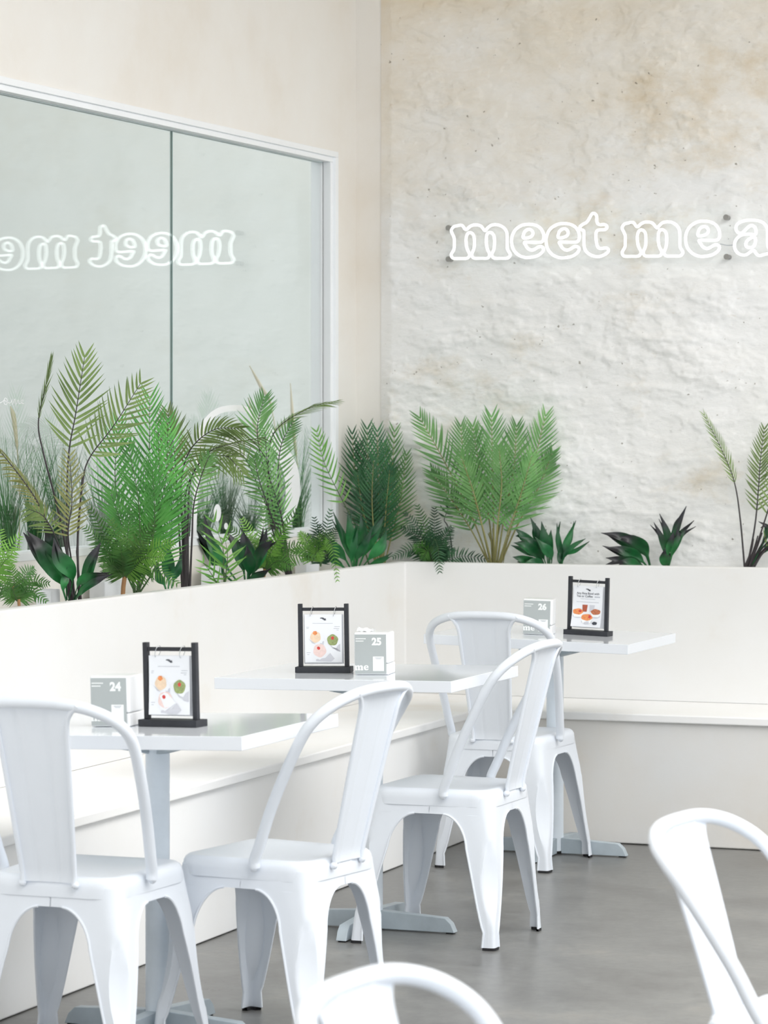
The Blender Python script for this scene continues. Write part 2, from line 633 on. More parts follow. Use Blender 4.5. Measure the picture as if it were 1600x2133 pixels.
# window in the left wall
win = empty('window_1', (XG, 7.2, W_BOT))
tag(win, kind='structure')
win.location = (0, 0, 0)
b = MB()
fx0, fx1 = XL - .03, XL + .012
b.box(fx0, fx1, W_START, W_END, W_TOP - .022, W_TOP)                # outer casing, head
b.box(fx0 - .012, fx1 - .010, W_START, W_END - .022, W_TOP - .042, W_TOP - .022)
b.box(fx0, fx1, W_END - .03, W_END, W_BOT, W_TOP - .022)            # jamb
b.box(fx0 - .012, fx1 - .012, W_END - .055, W_END - .03, W_BOT, W_TOP - .042)
b.box(XL - .10, XL + .004, W_START, W_END - .055, W_BOT - .02, W_BOT + .005)  # sill
b.box(XL - .08, XL - .032, W_END - .062, W_END - .002, W_BOT, W_TOP - .03)
b.build('window_frame', M['trim'], win, bevel=.002)
b = MB()
b.box(XG - .006, XG + .008, W_START, W_END - .055, W_TOP - .046, W_TOP - .042)
b.box(XG - .006, XG + .008, W_END - .060, W_END - .055, W_BOT, W_TOP - .046)
b.build('glazing_gasket', M['gap'], win)
Y_J = 9.81
b = MB().box(XG - .005, XG, W_START, Y_J - .0012, W_BOT, W_TOP - .045)
b.build('pane', M['glass'], win)
b = MB().box(XG - .005, XG, Y_J + .0012, W_END - .058, W_BOT, W_TOP - .045)
b.build('pane', M['glass'], win)
b = MB().box(XG - .008, XG + .001, Y_J - .0012, Y_J + .0012, W_BOT, W_TOP - .045)
b.build('pane_joint', M['seal'], win)

# white vinyl on the glass
XD = XG + .0012


def flat_on_glass(mb, pts):
    v = [at_x(px, py, XD) for px, py in pts]
    mb.add(v, [tuple(range(len(v)))])


def band(mb, pts, widths):
    c = catmull([(x, y, 0) for x, y in pts], 8)
    n = len(c)
    L, Rr = [], []
    for i, q in enumerate(c):
        t = (c[min(i + 1, n - 1)] - c[max(i - 1, 0)]).normalized()
        u = i / (n - 1) * (len(widths) - 1)
        j = min(int(u), len(widths) - 2)
        wd = widths[j] + (widths[j + 1] - widths[j]) * (u - j)
        nn = Vector((-t.y, t.x, 0)) * wd / 2
        L.append(at_x(q.x + nn.x, q.y + nn.y, XD))
        Rr.append(at_x(q.x - nn.x, q.y - nn.y, XD))
    mb.loft([L, Rr])


def ell(mb, cx, cy, rx, ry, rot=0):
    pts = []
    for k in range(28):
        a = 2 * PI * k / 28
        x, y = rx * math.cos(a), ry * math.sin(a)
        pts.append((cx + x * math.cos(rot) - y * math.sin(rot), cy + x * math.sin(rot) + y * math.cos(rot)))
    flat_on_glass(mb, pts)


b = MB()
band(b, [(404, 1172), (403, 1110), (408, 1030), (414, 950), (424, 890), (452, 858), (490, 850), (522, 858), (548, 886), (578, 925), (604, 975), (610, 1030), (598, 1085), (590, 1110)],
     [20, 13, 9, 11, 14, 13, 13, 13, 16, 26, 32, 30, 18, 5])
band(b, [(480, 905), (486, 930), (496, 962), (498, 985)], [30, 38, 40, 14])
ell(b, 453, 1068, 7.5, 18)
ell(b, 471, 1096, 4, 7)
band(b, [(551, 1040), (549, 1080), (545, 1132)], [7, 7, 5])
ell(b, 407, 1158, 9, 13)
b.build('vinyl_emblem', M['decal'], win)
b = MB()
for st in ([(-12, 842), (-2, 840), (7, 835), (11, 829), (15, 833), (14, 842), (9, 841), (9, 834), (15, 838), (22, 839), (25, 832), (26, 843), (31, 831), (33, 843), (38, 833), (40, 841), (46, 838), (48, 834), (45, 833), (44, 839), (50, 841)],):
    band(b, st, [1.3, 1.3])
b.build('vinyl_script', M['decal'], win)

# outside the window
b = MB().box(-6.9, -6.7, 2, 22, -.5, 4.6)
tag(b.build('wall_exterior', M['outer_wall']), kind='structure')
b = MB().add([(-6.7, 2, 0), (XL - .16, 2, 0), (XL - .16, 22, 0), (-6.7, 22, 0)], [(0, 1, 2, 3)])
tag(b.build('floor_exterior', M['outer_ground']), kind='structure')
b = MB().box(-5.3, XL - .165, 4, 13.2, 0, 1.029)
lg = b.build('outdoor_planter', M['outer_wall'])
tag(lg, 'pale masonry planter standing outside behind the window glass', 'planter')

# ------------------------------------------------------------------ bench and planter walls
b = MB()
b.box(XL + .002, BF_X - .02, 1.0, BF_Y + .02, .002, B_TOP - .03)
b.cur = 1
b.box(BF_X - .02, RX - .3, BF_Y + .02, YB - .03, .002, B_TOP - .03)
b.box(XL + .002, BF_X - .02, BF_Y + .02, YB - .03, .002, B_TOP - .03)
b.cur = 0
L = [(XL + .002, 1.0), (BF_X, 1.0), (BF_X, BF_Y), (RX - .3, BF_Y), (RX - .3, YB - .03), (XL + .002, YB - .03)]
v = [(x, y, B_TOP - .03) for x, y in L] + [(x, y, B_TOP) for x, y in L]
b.add(v, [(0, 5, 2, 1), (2, 5, 4, 3), (6, 7, 8, 11), (8, 9, 10, 11)] + [(i, (i + 1) % 6, 6 + (i + 1) % 6, 6 + i) for i in range(6)])
bn = b.build('built_in_bench', [M['bench'], M['bench_shaded']], bevel=.006)
tag(bn, 'long white plastered bench running along both walls under the planter', 'bench')

pl = empty('planter_wall', (XL, YB, B_TOP))
pl.location = (0, 0, 0)
tag(pl, 'white plastered planter trough running along both walls behind the bench', 'planter')
T = .045
b = MB()
outer = [(PF_X, 1.0), (PF_X, PF_Y), (RX - .3, PF_Y)]
inner = [(PF_X - T, 1.0), (PF_X - T, PF_Y + T), (RX - .3, PF_Y + T)]
z0, z1 = B_TOP + .001, P_TOP
v = [(x, y, z0) for x, y in outer] + [(x, y, z1) for x, y in outer] + [(x, y, z0) for x, y in inner] + [(x, y, z1) for x, y in inner]
b.add(v, [(0, 1, 4, 3), (1, 2, 5, 4), (3, 4, 10, 9), (4, 5, 11, 10), (6, 9, 10, 7), (7, 10, 11, 8), (0, 3, 9, 6), (2, 8, 11, 5)])
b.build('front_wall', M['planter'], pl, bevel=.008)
FILL = .915
b = MB()
NX2 = 60


def fillz(x, y):
    return FILL + .012 * noise.noise(Vector((x * 9, y * 9, 0))) + .006 * noise.noise(Vector((x * 40, y * 40, 3)))


rows = []
for i in range(300):
    y = 4.0 + (YB - .03 - 4.0) * i / 299
    rows.append([(x, y, fillz(x, y)) for x in [XL + .003 + (PF_X - T - XL - .006) * k / 14 for k in range(15)]])
b.loft(rows)
rows = []
for i in range(13):
    y = PF_Y + T + .003 + (YB - .03 - PF_Y - T) * i / 12
    rows.append([(x, y, fillz(x, y)) for x in [PF_X - T - .003 + (0.6 - PF_X) * k / 220 for k in range(221)]])
b.loft(rows)
g = b.build('gravel', M['pebble'], pl, smooth=60)
g['kind'] = 'stuff'

# ------------------------------------------------------------------ neon sign
YN = YB - .062


def gp(pts, s, ox, oy):
    return [(ox + x / s, oy + y / s) for x, y in pts]


m_pts = gp([(200, 300), (250, 225), (320, 205), (390, 190), (440, 205), (480, 265), (520, 280), (580, 225), (660, 187), (740, 185), (820, 210), (870, 270), (910, 305), (950, 260), (1010, 205), (1100, 180), (1200, 190), (1290, 240), (1350, 320), (1368, 430), (1368, 520), (1368, 620), (1378, 705), (1428, 790), (1412, 850), (1350, 880), (1230, 880), (1110, 880), (1060, 850), (1050, 790), (1090, 690), (1103, 560), (1095, 430), (1060, 365), (1010, 340), (960, 360), (935, 430), (932, 560), (955, 690), (1000, 785), (985, 855), (930, 880), (810, 880), (690, 880), (640, 850), (630, 790), (670, 690), (685, 580), (675, 430), (640, 365), (595, 345), (545, 365), (512, 450), (512, 570), (535, 690), (582, 790), (560, 860), (500, 885), (380, 885), (260, 885), (210, 850), (205, 790), (255, 700), (265, 580), (262, 460), (225, 370)], 10, 920, 450)
e_pts = gp([(285, 430), (400, 432), (510, 430), (548, 395), (550, 320), (510, 240), (440, 195), (350, 180), (250, 195), (160, 255), (115, 340), (105, 420), (125, 520), (190, 600), (280, 640), (370, 640), (460, 620), (530, 570), (550, 520), (520, 490), (480, 495), (430, 525), (380, 540), (330, 515), (300, 470)], 6.667, 1050, 440)
e_in = gp([(265, 345), (290, 280), (345, 250), (390, 270), (402, 310), (380, 350), (320, 372), (275, 372)], 6.667, 1050, 440)
t_pts = gp([(1245, 28), (1285, 60), (1290, 140), (1320, 185), (1400, 185), (1432, 220), (1400, 255), (1310, 262), (1280, 300), (1280, 400), (1300, 490), (1340, 518), (1420, 510), (1452, 540), (1430, 580), (1360, 620), (1280, 630), (1190, 600), (1130, 540), (1110, 450), (1110, 330), (1105, 270), (1060, 250), (1055, 215), (1090, 185), (1150, 150), (1190, 90), (1215, 45)], 6.667, 1050, 440)
a_pts = gp([(1470, 290), (1470, 230), (1440, 200), (1400, 210), (1360, 250), (1320, 280), (1280, 265), (1265, 220), (1290, 175), (1350, 150), (1430, 142), (1520, 155), (1575, 195), (1595, 260), (1597, 390), (1612, 435), (1655, 455), (1645, 482), (1580, 495), (1510, 512), (1475, 490), (1455, 458), (1420, 470), (1380, 500), (1330, 505), (1280, 480), (1250, 420), (1265, 350), (1320, 300), (1400, 288)], 5, 1280, 430)
a_in = gp([(1455, 320), (1470, 350), (1455, 410), (1410, 430), (1370, 410), (1375, 370), (1410, 335)], 5, 1280, 430)


def xf(pts, sx, x0, x1, sy, y0, y1):
    return [((x - x0) * sx + x1, (y - y0) * sy + y1) for x, y in pts]


def neon_letter(name, loops, parent):
    mb = MB()
    for lp in loops:
        c = catmull([at_y(px, py, YN) for px, py in lp], 4, True)
        mb.tube(c, .0048, 10, True)
    # led neon flex shines to the front only, its back is opaque white silicone
    cen = [Vector((sum(mb.v[k][0] for k in f) / 4, sum(mb.v[k][1] for k in f) / 4, 0)) for f in mb.f]
    for i, q in enumerate(cen):
        mb.mi[i] = 0 if q.y < YN + .0012 else 1
    return mb.build(name, [M['neon'], M['print_white']], parent, smooth=80)


def standoff(px, py, parent):
    q = at_y(px, py, YB - .045)
    mb = MB()
    mb.tube([(q.x, YB - .012, q.z), (q.x, YB - .052, q.z)], .0095, 14)
    mb.tube([(q.x, YB - .052, q.z), (q.x, YB - .058, q.z)], .011, 14)
    return mb.build('standoff', M['standoff'], parent, smooth=40)


def acrylic(px0, py0, px1, py1, parent):
    a, c = at_y(px0, py0, YB - .05), at_y(px1, py1, YB - .05)
    mb = MB().box(a.x, c.x, YB - .0555, YB - .0515, c.z, a.z)
    return mb.build('backing_panel', M['acrylic'], parent)


def wire(pts, parent):
    mb = MB().tube(catmull([at_y(x, y, YB - .04) for x, y in pts], 6), .0016, 6)
    return mb.build('wire', M['print_pale'], parent)


sg = empty('neon_sign')
tag(sg, 'white outline neon sign reading meet me on the rough back wall', 'neon sign')
neon_letter('letter', [m_pts], sg)
neon_letter('letter', [e_pts, e_in], sg)
neon_letter('letter', [xf(e_pts, 1.03, 1065, 1137, 1.03, 467, 465.5), xf(e_in, 1.03, 1065, 1137, 1.03, 467, 465.5)], sg)
neon_letter('letter', [t_pts], sg)
neon_letter('letter', [xf(m_pts, 1.03, 940, 1296, 1.02, 468, 462)], sg)
neon_letter('letter', [xf(e_pts, 1.06, 1065, 1427.5, 1.06, 467, 460.5), xf(e_in, 1.06, 1065, 1427.5, 1.06, 467, 460.5)], sg)
for q in ((936, 475), (936, 540)):
    standoff(q[0], q[1], sg)
for q in ((1514, 453), (1515, 535)):
    standoff(q[0], q[1], sg)
acrylic(929, 440, 1523, 547, sg)
wire([(1500, 508), (1515, 511), (1531, 510)], sg)

sg2 = empty('neon_sign')
tag(sg2, 'white outline neon letter a at the right end of the wall sign', 'neon sign')
neon_letter('letter', [a_pts, a_in], sg2)
standoff(1660, 452, sg2)
standoff(1660, 534, sg2)
acrylic(1528, 440, 1668, 545, sg2)

# ------------------------------------------------------------------ chairs


def rounded_trapezoid(hxr, hxf, hyr, hyf, r, n=6):
    cs = [(-hxr, -hyr), (hxr, -hyr), (hxf, hyf), (-hxf, hyf)]
    out = []
    for i, (x, y) in enumerate(cs):
        sx = -1 if x < 0 else 1
        sy = -1 if y < 0 else 1
        cx, cy = x - sx * r, y - sy * r
        a0 = {(-1, -1): PI, (1, -1): 1.5 * PI, (1, 1): 0, (-1, 1): .5 * PI}[(sx, sy)]
        for k in range(n + 1):
            a = a0 + .5 * PI * k / n
            out.append((cx + r * math.cos(a), cy + r * math.sin(a)))
    return out


SEAT_Z = .45
HXR, HXF, HYR, HYF = .172, .186, .185, .185
FXR, FXF, FYR, FYF = .203, .228, .208, .230


def leg_mesh(sx, sy):
    hx = HXR if sy < 0 else HXF
    hy = HYR if sy < 0 else HYF
    fx = FXR if sy < 0 else FXF
    fy = FYR if sy < 0 else FYF
    ztop, zs, ze = .428, .380, .285
    zl = [ztop, .400, zs] + [zs - (zs - ze) * u for u in (.001, .004, .016, .036, .064, .1, .16, .24, .34, .46, .6, .75, .88, 1.0)] + [.25, .21, .18, .15, .12, .09, .065, .05, .045, .02, .008]
    rows = []
    for z in zl:
        t = 1 - z / ztop
        tt = t * .8 + .2 * t * t
        cx, cy = hx + (fx - hx) * tt, hy + (fy - hy) * tt
        bul = .006 * math.sin(PI * min(1, t)) ** 2
        cx += bul
        cy += bul
        # half width of the sheet on either side of the corner
        if z >= zs:
            wx, wy = cx, cy
        else:
            if z > ze:
                w1 = .078
                u = (zs - z) / (zs - ze)
                k = 1 - math.sqrt(max(0, 1 - (1 - u) ** 2))
                wx = wy = w1 + .068 * k
            elif z > .05:
                k = (z - .05) / (ze - .05)
                wx = wy = .030 + .048 * k ** .8
            else:
                wx = wy = .030 + .006 * (1 - z / .05)
        rc = .016 + .036 * max(0, (z - .25) / .17)
        al = 0
        if .06 < z < .335:
            al = math.sin(PI * (z - .06) / .275) ** .8 * .036
        c = max(rc * (1 if z > .25 else .8), al)
        c = min(c, wx * .8, wy * .8)
        bulge = 1 if al < .012 else max(-.12, 1 - (al - .012) / .010)
        p1 = Vector((cx - c, cy))
        p2 = Vector((cx, cy - c))
        pc = Vector((cx, cy)) * bulge + (p1 + p2) / 2 * (1 - bulge)
        row = []
        xm = (HXR + HXF) / 2 + ((FXR + FXF) / 2 - (HXR + HXF) / 2) * tt + bul
        for k in range(5):
            row.append((cx - wx - .0015 + (wx + .0015 - c) * k / 5, cy))
        for k in range(7):
            s = k / 6
            q = p1 * (1 - s) ** 2 + pc * 2 * s * (1 - s) + p2 * s * s
            row.append((q.x, q.y))
        for k in range(1, 6):
            dd = c + (wy + .0015 - c) * k / 5
            row.append((cx + (xm - cx) * dd / cy, cy - dd))
        rows.append([(sx * x, sy * y, z) for x, y in row])
    mb = MB()
    mb.loft(rows)
    if sx * sy < 0:
        mb.f = [f[::-1] for f in mb.f]
    for k in (0, -1):
        mb.tube([Vector(r[k]) for r in rows[3:]], .0034, 6)       # rolled edge of the pressed sheet
    return mb, rows[-1]


def make_chair(back_top):
    root = empty('cafe_chair')
    # seat pan
    mb = MB()
    spec = [(.403, .0036), (.424, .0034), (.436, .0016), (.4445, -.0035), (.4495, -.011), (.4508, -.021), (.446, -.045), (.441, -.085), (.440, -.13), (.440, -.165)]
    rows = []
    for z, off in spec:
        r = min(max(.012, .058 + off), (HXR + off) * .92)
        rows.append([(x, y, z) for x, y in rounded_trapezoid(HXR + off, HXF + off, HYR + off, HYF + off, r if off > -.03 else min(max(.012, .055 + off * .25), (HXR + off) * .92))])
    mb.loft(rows, True)
    n = len(rows[0])
    k0 = (len(rows) - 1) * n
    mb.f.append(tuple(k0 + i for i in range(n)))
    mb.mi.append(0)
    mb.build('seat', M['white_metal'], root, smooth=50)
    for sx in (-1, 1):
        for sy in (-1, 1):
            lm, foot = leg_mesh(sx, sy)
            lg = lm.build('leg', M['white_metal'], root, smooth=32, solid=.003)
            cx = sum(q[0] for q in foot) / len(foot)
            cy = sum(q[1] for q in foot) / len(foot)
            f = MB()
            pts = [(q[0] + sx * .001, q[1] + sy * .001) for q in foot]
            ins = [(cx + (q[0] - cx) * .45 - sx * .004, cy + (q[1] - cy) * .45 - sy * .004) for q in foot]
            nn = len(pts)
            f.loft([[(x, y, .0005) for x, y in pts], [(x, y, .008) for x, y in pts], [(x, y, .008) for x, y in ins], [(x, y, .0005) for x, y in ins], [(x, y, .0005) for x, y in pts]])
            f.build('foot_pad', M['rubber'], lg)
    # bent tube of the back
    T_ = back_top - .0145
    hb = T_ - .455
    half = [(0, -.272, 1.0), (.08, -.270, .994), (.14, -.258, .968), (.186, -.236, .915), (.212, -.206, .835), (.219, -.178, .73), (.2145, -.135, .52), (.207, -.095, .3), (.2, -.066, .1), (.1955, -.05, .0), (.1935, -.048, -.05)]
    h3 = [(x, y - .022 * max(0, z), .455 + hb * z) for x, y, z in half]
    pts = [(-x, y, z) for x, y, z in h3[::-1]] + h3[1:]
    c = catmull(pts, 7)
    mb = MB().tube(c, .0138, 14)
    mb.build('back_frame', M['white_metal'], root, smooth=60)
    for sx in (-1, 1):
        MB().ball((sx * .1955, -.047, .434), .0105, 10, 6).build('bolt', M['white_metal'], root, smooth=80)
    # back splat
    mb = MB()
    rows = []
    NR = 26
    for i in range(NR + 1):
        t = i / NR
        z = .438 + (T_ - .004 - .438) * t
        y = -.190 - .102 * t ** 1.05 - (.004 if t < .03 else 0)
        hw = .066 + .026 * t
        if t > .86:
            hw += .030 * ((t - .86) / .14) ** 2.6
        row = []
        for k in range(25):
            s = -1 + k / 12
            d = .006 * s * s
            if abs(abs(s) - .42) < .05:
                d -= .0022
            row.append((s * hw, y - d + .004, z))
        rows.append(row)
    mb.loft(rows)
    sp = mb.build('backrest', M['white_metal'], root, smooth=60, solid=.003)
    mb = MB()
    for s in (0, 24):
        e = [Vector(r[s]) + Vector((0, -.001, 0)) for r in rows]
        mb.tube(e, .0062, 8)
    mb.build('rolled_edge', M['white_metal'], sp, smooth=80)
    for sx in (-1, 1):
        MB().ball((sx * .068, -.195, .434), .0095, 10, 6).build('bolt', M['white_metal'], root, smooth=80)
    return root


chair0 = make_chair(.878)
chair_low = make_chair(.80)


def place_chair(src, first, x, y, facing_deg, label):
    o = src if first else copy_tree(src)
    o.location = (x, y, 0)
    o.rotation_euler = (0, 0, math.radians(facing_deg - 90))
    tag(o, label, 'chair', 'white metal cafe chairs')
    return o


place_chair(chair0, True, -3.244, 6.64, 90, 'white metal chair with its back turned to us at the nearest table, number 24')
place_chair(chair0, False, -2.915, 7.05, 171, 'white metal chair seen from the side at the right edge of table number 24')
place_chair(chair0, False, -2.992, 8.56, 178, 'white metal chair seen from the side pushed under table number 25')
place_chair(chair0, False, -3.31, 10.07, 90, 'farthest white metal chair, back to us, between tables 25 and 26')
place_chair(chair_low, True, -1.193, 5.47, -8, 'blurred white metal chair alone at the right edge above the grey floor')
place_chair(chair_low, False, -1.16, 3.715, -7, 'blurred nearest white chair, only its arched back showing at the bottom')

for o in [q for q in S.objects if q.get('label', '').startswith('blurred')]:
    o.scale = (1, 1, .985)

# ------------------------------------------------------------------ tables
T_H, T_TH = .769, .033


def make_table():
    root = empty('cafe_table')
    b = MB().box(-.365, .365, -.305, .305, -T_TH, 0)
    b.build('tabletop', M['table_white'], root, bevel=.0015)
    b = MB()
    rows = []
    for z in (.012, T_H - T_TH - .012):
        rows.append([(.03 * math.cos(2 * PI * k / 32), .03 * math.sin(2 * PI * k / 32), z) for k in range(32)])
    b.loft(rows, True)
    b.build('pole', M['grey_metal'], root, smooth=60)
    for k in range(4):
        a = PI / 2 * k
        d = Vector((math.cos(a), math.sin(a), 0))
        s = Vector((-d.y, d.x, 0)) * .016
        pr = [(d * .027, .004), (d * .262, .004), (d * .250, .03), (d * .232, .046), (d * .027, .058)]
        v = [q + s + Vector((0, 0, z)) for q, z in pr] + [q - s + Vector((0, 0, z)) for q, z in pr]
        n = len(pr)
        b = MB().add(v, [tuple(range(n)), tuple(range(2 * n - 1, n - 1, -1))] + [(i, n + i, n + (i + 1) % n, (i + 1) % n) for i in range(n)])
        ft = b.build('foot_bar', M['base_metal'], root, bevel=.002)
        q = d * .245
        MB().box(q.x - .011, q.x + .011, q.y - .011, q.y + .011, 0, .006).build('glide', M['rubber'], ft)
    for k in range(4):
        a = PI / 4 + PI / 2 * k
        d = Vector((math.cos(a), math.sin(a), 0))
        s = Vector((-d.y, d.x, 0)) * .014
        zt = T_H - T_TH - .012
        pr = [(d * .03, zt - .034), (d * .135, zt - .014), (d * .135, zt), (d * .03, zt)]
        v = [q + s + Vector((0, 0, z)) for q, z in pr] + [q - s + Vector((0, 0, z)) for q, z in pr]
        n = 4
        MB().add(v, [tuple(range(n)), tuple(range(2 * n - 1, n - 1, -1))] + [(i, n + i, n + (i + 1) % n, (i + 1) % n) for i in range(n)]).build('bracket', M['base_metal'], root)
    return root


table0 = make_table()
TABLES = {}


def place_table(num, first, px, py, tx, ty, tilt, yaw, label):
    o = table0 if first else copy_tree(table0)
    o.location = (px, py, 0)
    tag(o, label, 'table', 'white pedestal tables')
    for ch in o.children:
        if ch.name.startswith('tabletop'):
            ch.location = (tx - px, ty - py, T_H)
            ch.rotation_euler = (0, math.radians(tilt), math.radians(yaw))
    TABLES[num] = (tx, ty, tilt)
    return o


def top_z(num, x):
    tx, ty, tilt = TABLES[num]
    return T_H - (x - tx) * math.tan(math.radians(tilt))


place_table(24, True, -3.197, 6.945, -3.175, 6.873, -1.6, 0, 'nearest white pedestal table, carrying the box numbered 24')
place_table(25, False, -3.256, 8.6, -3.25, 8.55, -.8, 0, 'middle white pedestal table, carrying the box numbered 25')
place_table(26, False, -3.23, 10.33, -3.238, 10.315, 1.5, 0, 'farthest white pedestal table by the back wall, carrying box 26')


for ch in table0.children:
    if ch.name.startswith('foot_bar'):
        ch.rotation_euler = (0, 0, math.radians(-6))      # this base stands slightly turned

# ------------------------------------------------------------------ lettering
def text_mesh(body, size, mat, name, parent, loc, rot, bold=0.0, align='LEFT', shear=0.0):
    cu = bpy.data.curves.new(name, 'FONT')
    cu.body = body
    cu.size = size
    cu.offset = bold
    cu.align_x = align
    cu.shear = shear
    cu.extrude = .0001
    cu.resolution_u = 4
    t = bpy.data.objects.new(name, cu)
    COL.objects.link(t)
    dg = bpy.context.evaluated_depsgraph_get()
    me = bpy.data.meshes.new_from_object(t.evaluated_get(dg))
    bpy.data.objects.remove(t)
    bpy.data.curves.remove(cu)
    me.materials.clear()
    me.materials.append(mat)
    o = bpy.data.objects.new(name, me)
    COL.objects.link(o)
    o.parent = parent
    o.location = loc
    o.rotation_euler = rot
    return o


def glyph_mesh(loops, size, mat, name, parent, loc, rot, clip_left=None):
    cu = bpy.data.curves.new(name, 'CURVE')
    cu.dimensions = '2D'
    cu.fill_mode = 'BOTH'
    cu.extrude = .0001
    for lp in loops:
        c = catmull([(x, y, 0) for x, y in lp], 4, True)
        s = cu.splines.new('POLY')
        s.points.add(len(c) - 1)
        for i, q in enumerate(c):
            xx = q.x if clip_left is None else max(q.x, clip_left)
            s.points[i].co = (xx * size, q.y * size, 0, 1)
        s.use_cyclic_u = True
    t = bpy.data.objects.new(name, cu)
    COL.objects.link(t)
    dg = bpy.context.evaluated_depsgraph_get()
    me = bpy.data.meshes.new_from_object(t.evaluated_get(dg))
    bpy.data.objects.remove(t)
    bpy.data.curves.remove(cu)
    me.materials.clear()
    me.materials.append(mat)
    o = bpy.data.objects.new(name, me)
    COL.objects.link(o)
    o.parent = parent
    o.location = loc
    o.rotation_euler = rot
    return o


def norm(pts, x0, yb):
    return [((x - x0) / 70.0, (yb - y) / 70.0) for x, y in pts]


ME_LOOPS = [norm(m_pts, 938, 539), norm([(x - 1064 + 1068, y + .5) for x, y in e_pts], 938, 539), norm([(x - 1064 + 1068, y + .5) for x, y in e_in], 938, 539)]

# ------------------------------------------------------------------ napkin boxes
FR = (PI / 2, 0, 0)


def napkin_box(num, table, px, py, yaw, label, tissue=False, jut=False):
    """box whose front-left bottom corner stands at the given sight line on the table top"""
    q = at_z(px, py, T_H)
    q = at_z(px, py, top_z(table, q.x))
    tilt = TABLES[table][2]
    root = empty('napkin_box', q, (0, math.radians(tilt), math.radians(yaw)))
    tag(root, label, 'napkin box', 'numbered napkin boxes')
    W, D, Hh = .104, .085, .124
    b = MB().box(0, W, 0, D, .034, Hh)
    b.build('cover', M['box_white'], root, bevel=.005)
    b = MB().box(.001, W - .001, .001, D + (.012 if jut else 0), .0005, .033)
    b.build('tray', M['box_white'], root, bevel=.004)
    b = MB().box(.003, W - .008, -.0014, -.0002, .004, Hh - .006)
    pn = b.build('number_panel', M['panel_grey'], root)
    text_mesh(str(num), .0285, M['print_white'], 'number', pn, (.054, -.0017, .088), FR, bold=.0014)
    glyph_mesh(ME_LOOPS, .0148, M['print_white'], 'word_me', pn, (.0012, -.0017, .0135), FR, clip_left=.14)
    b = MB()
    for zz, n in ((.1045, 9), (.0975, 7)):
        for k in range(n):
            b.box(.006 + k * .0034, .0088 + k * .0034, -.0018, -.0015, zz, zz + .0028)
    b.build('fine_print', M['print_white'], pn)
    MB().box(.0565, .089, -.0019, -.0016, .012, .054).build('white_square', M['print_white'], pn)
    b = MB()
    for zz, x0, x1 in ((.0495, .063, .083), (.0465, .066, .080)):
        b.box(x0, x1, -.0021, -.0019, zz, zz + .0014)
    b.build('fine_print', M['print_pale'], pn)
    if tissue:
        b = MB()
        rows = []
        for i in range(7):
            rows.append([(.002 + .05 * k / 9, .03 + .03 * i / 6 + .006 * math.sin(k * .9 + i), Hh + .001 + .012 * max(0, math.sin(i / 6 * PI)) * (1.0 - .5 * k / 9) + .002 * math.sin(k * 1.7)) for k in range(10)])
        b.loft(rows)
        b.build('tissue', M['tissue'], root, smooth=60)
    return root


napkin_box(24, 24, 189, 1514, 2, 'white napkin box with grey panel numbered 24 on the nearest table', jut=True)
napkin_box(25, 25, 738, 1406, 9, 'white napkin box with grey panel numbered 25 on the middle table', tissue=True, jut=True)
napkin_box(26, 26, 1088, 1321, 9, 'white napkin box with grey panel numbered 26 on the far table', jut=True)


# ------------------------------------------------------------------ menu stands
def ellipse(mb, cx, cz, rx, rz, y, n=26, wob=0.0, rot=0.0):
    v = []
    for k in range(n):
        a = 2 * PI * k / n
        r = 1 + wob * math.sin(a * 5 + cx * 900)
        x, z = rx * r * math.cos(a), rz * r * math.sin(a)
        v.append((cx + x * math.cos(rot) - z * math.sin(rot), y, cz + x * math.sin(rot) + z * math.cos(rot)))
    mb.add(v, [tuple(range(n))])


def poly(mb, pts, y):
    mb.add([(x, y, z) for x, z in pts], [tuple(range(len(pts)))])


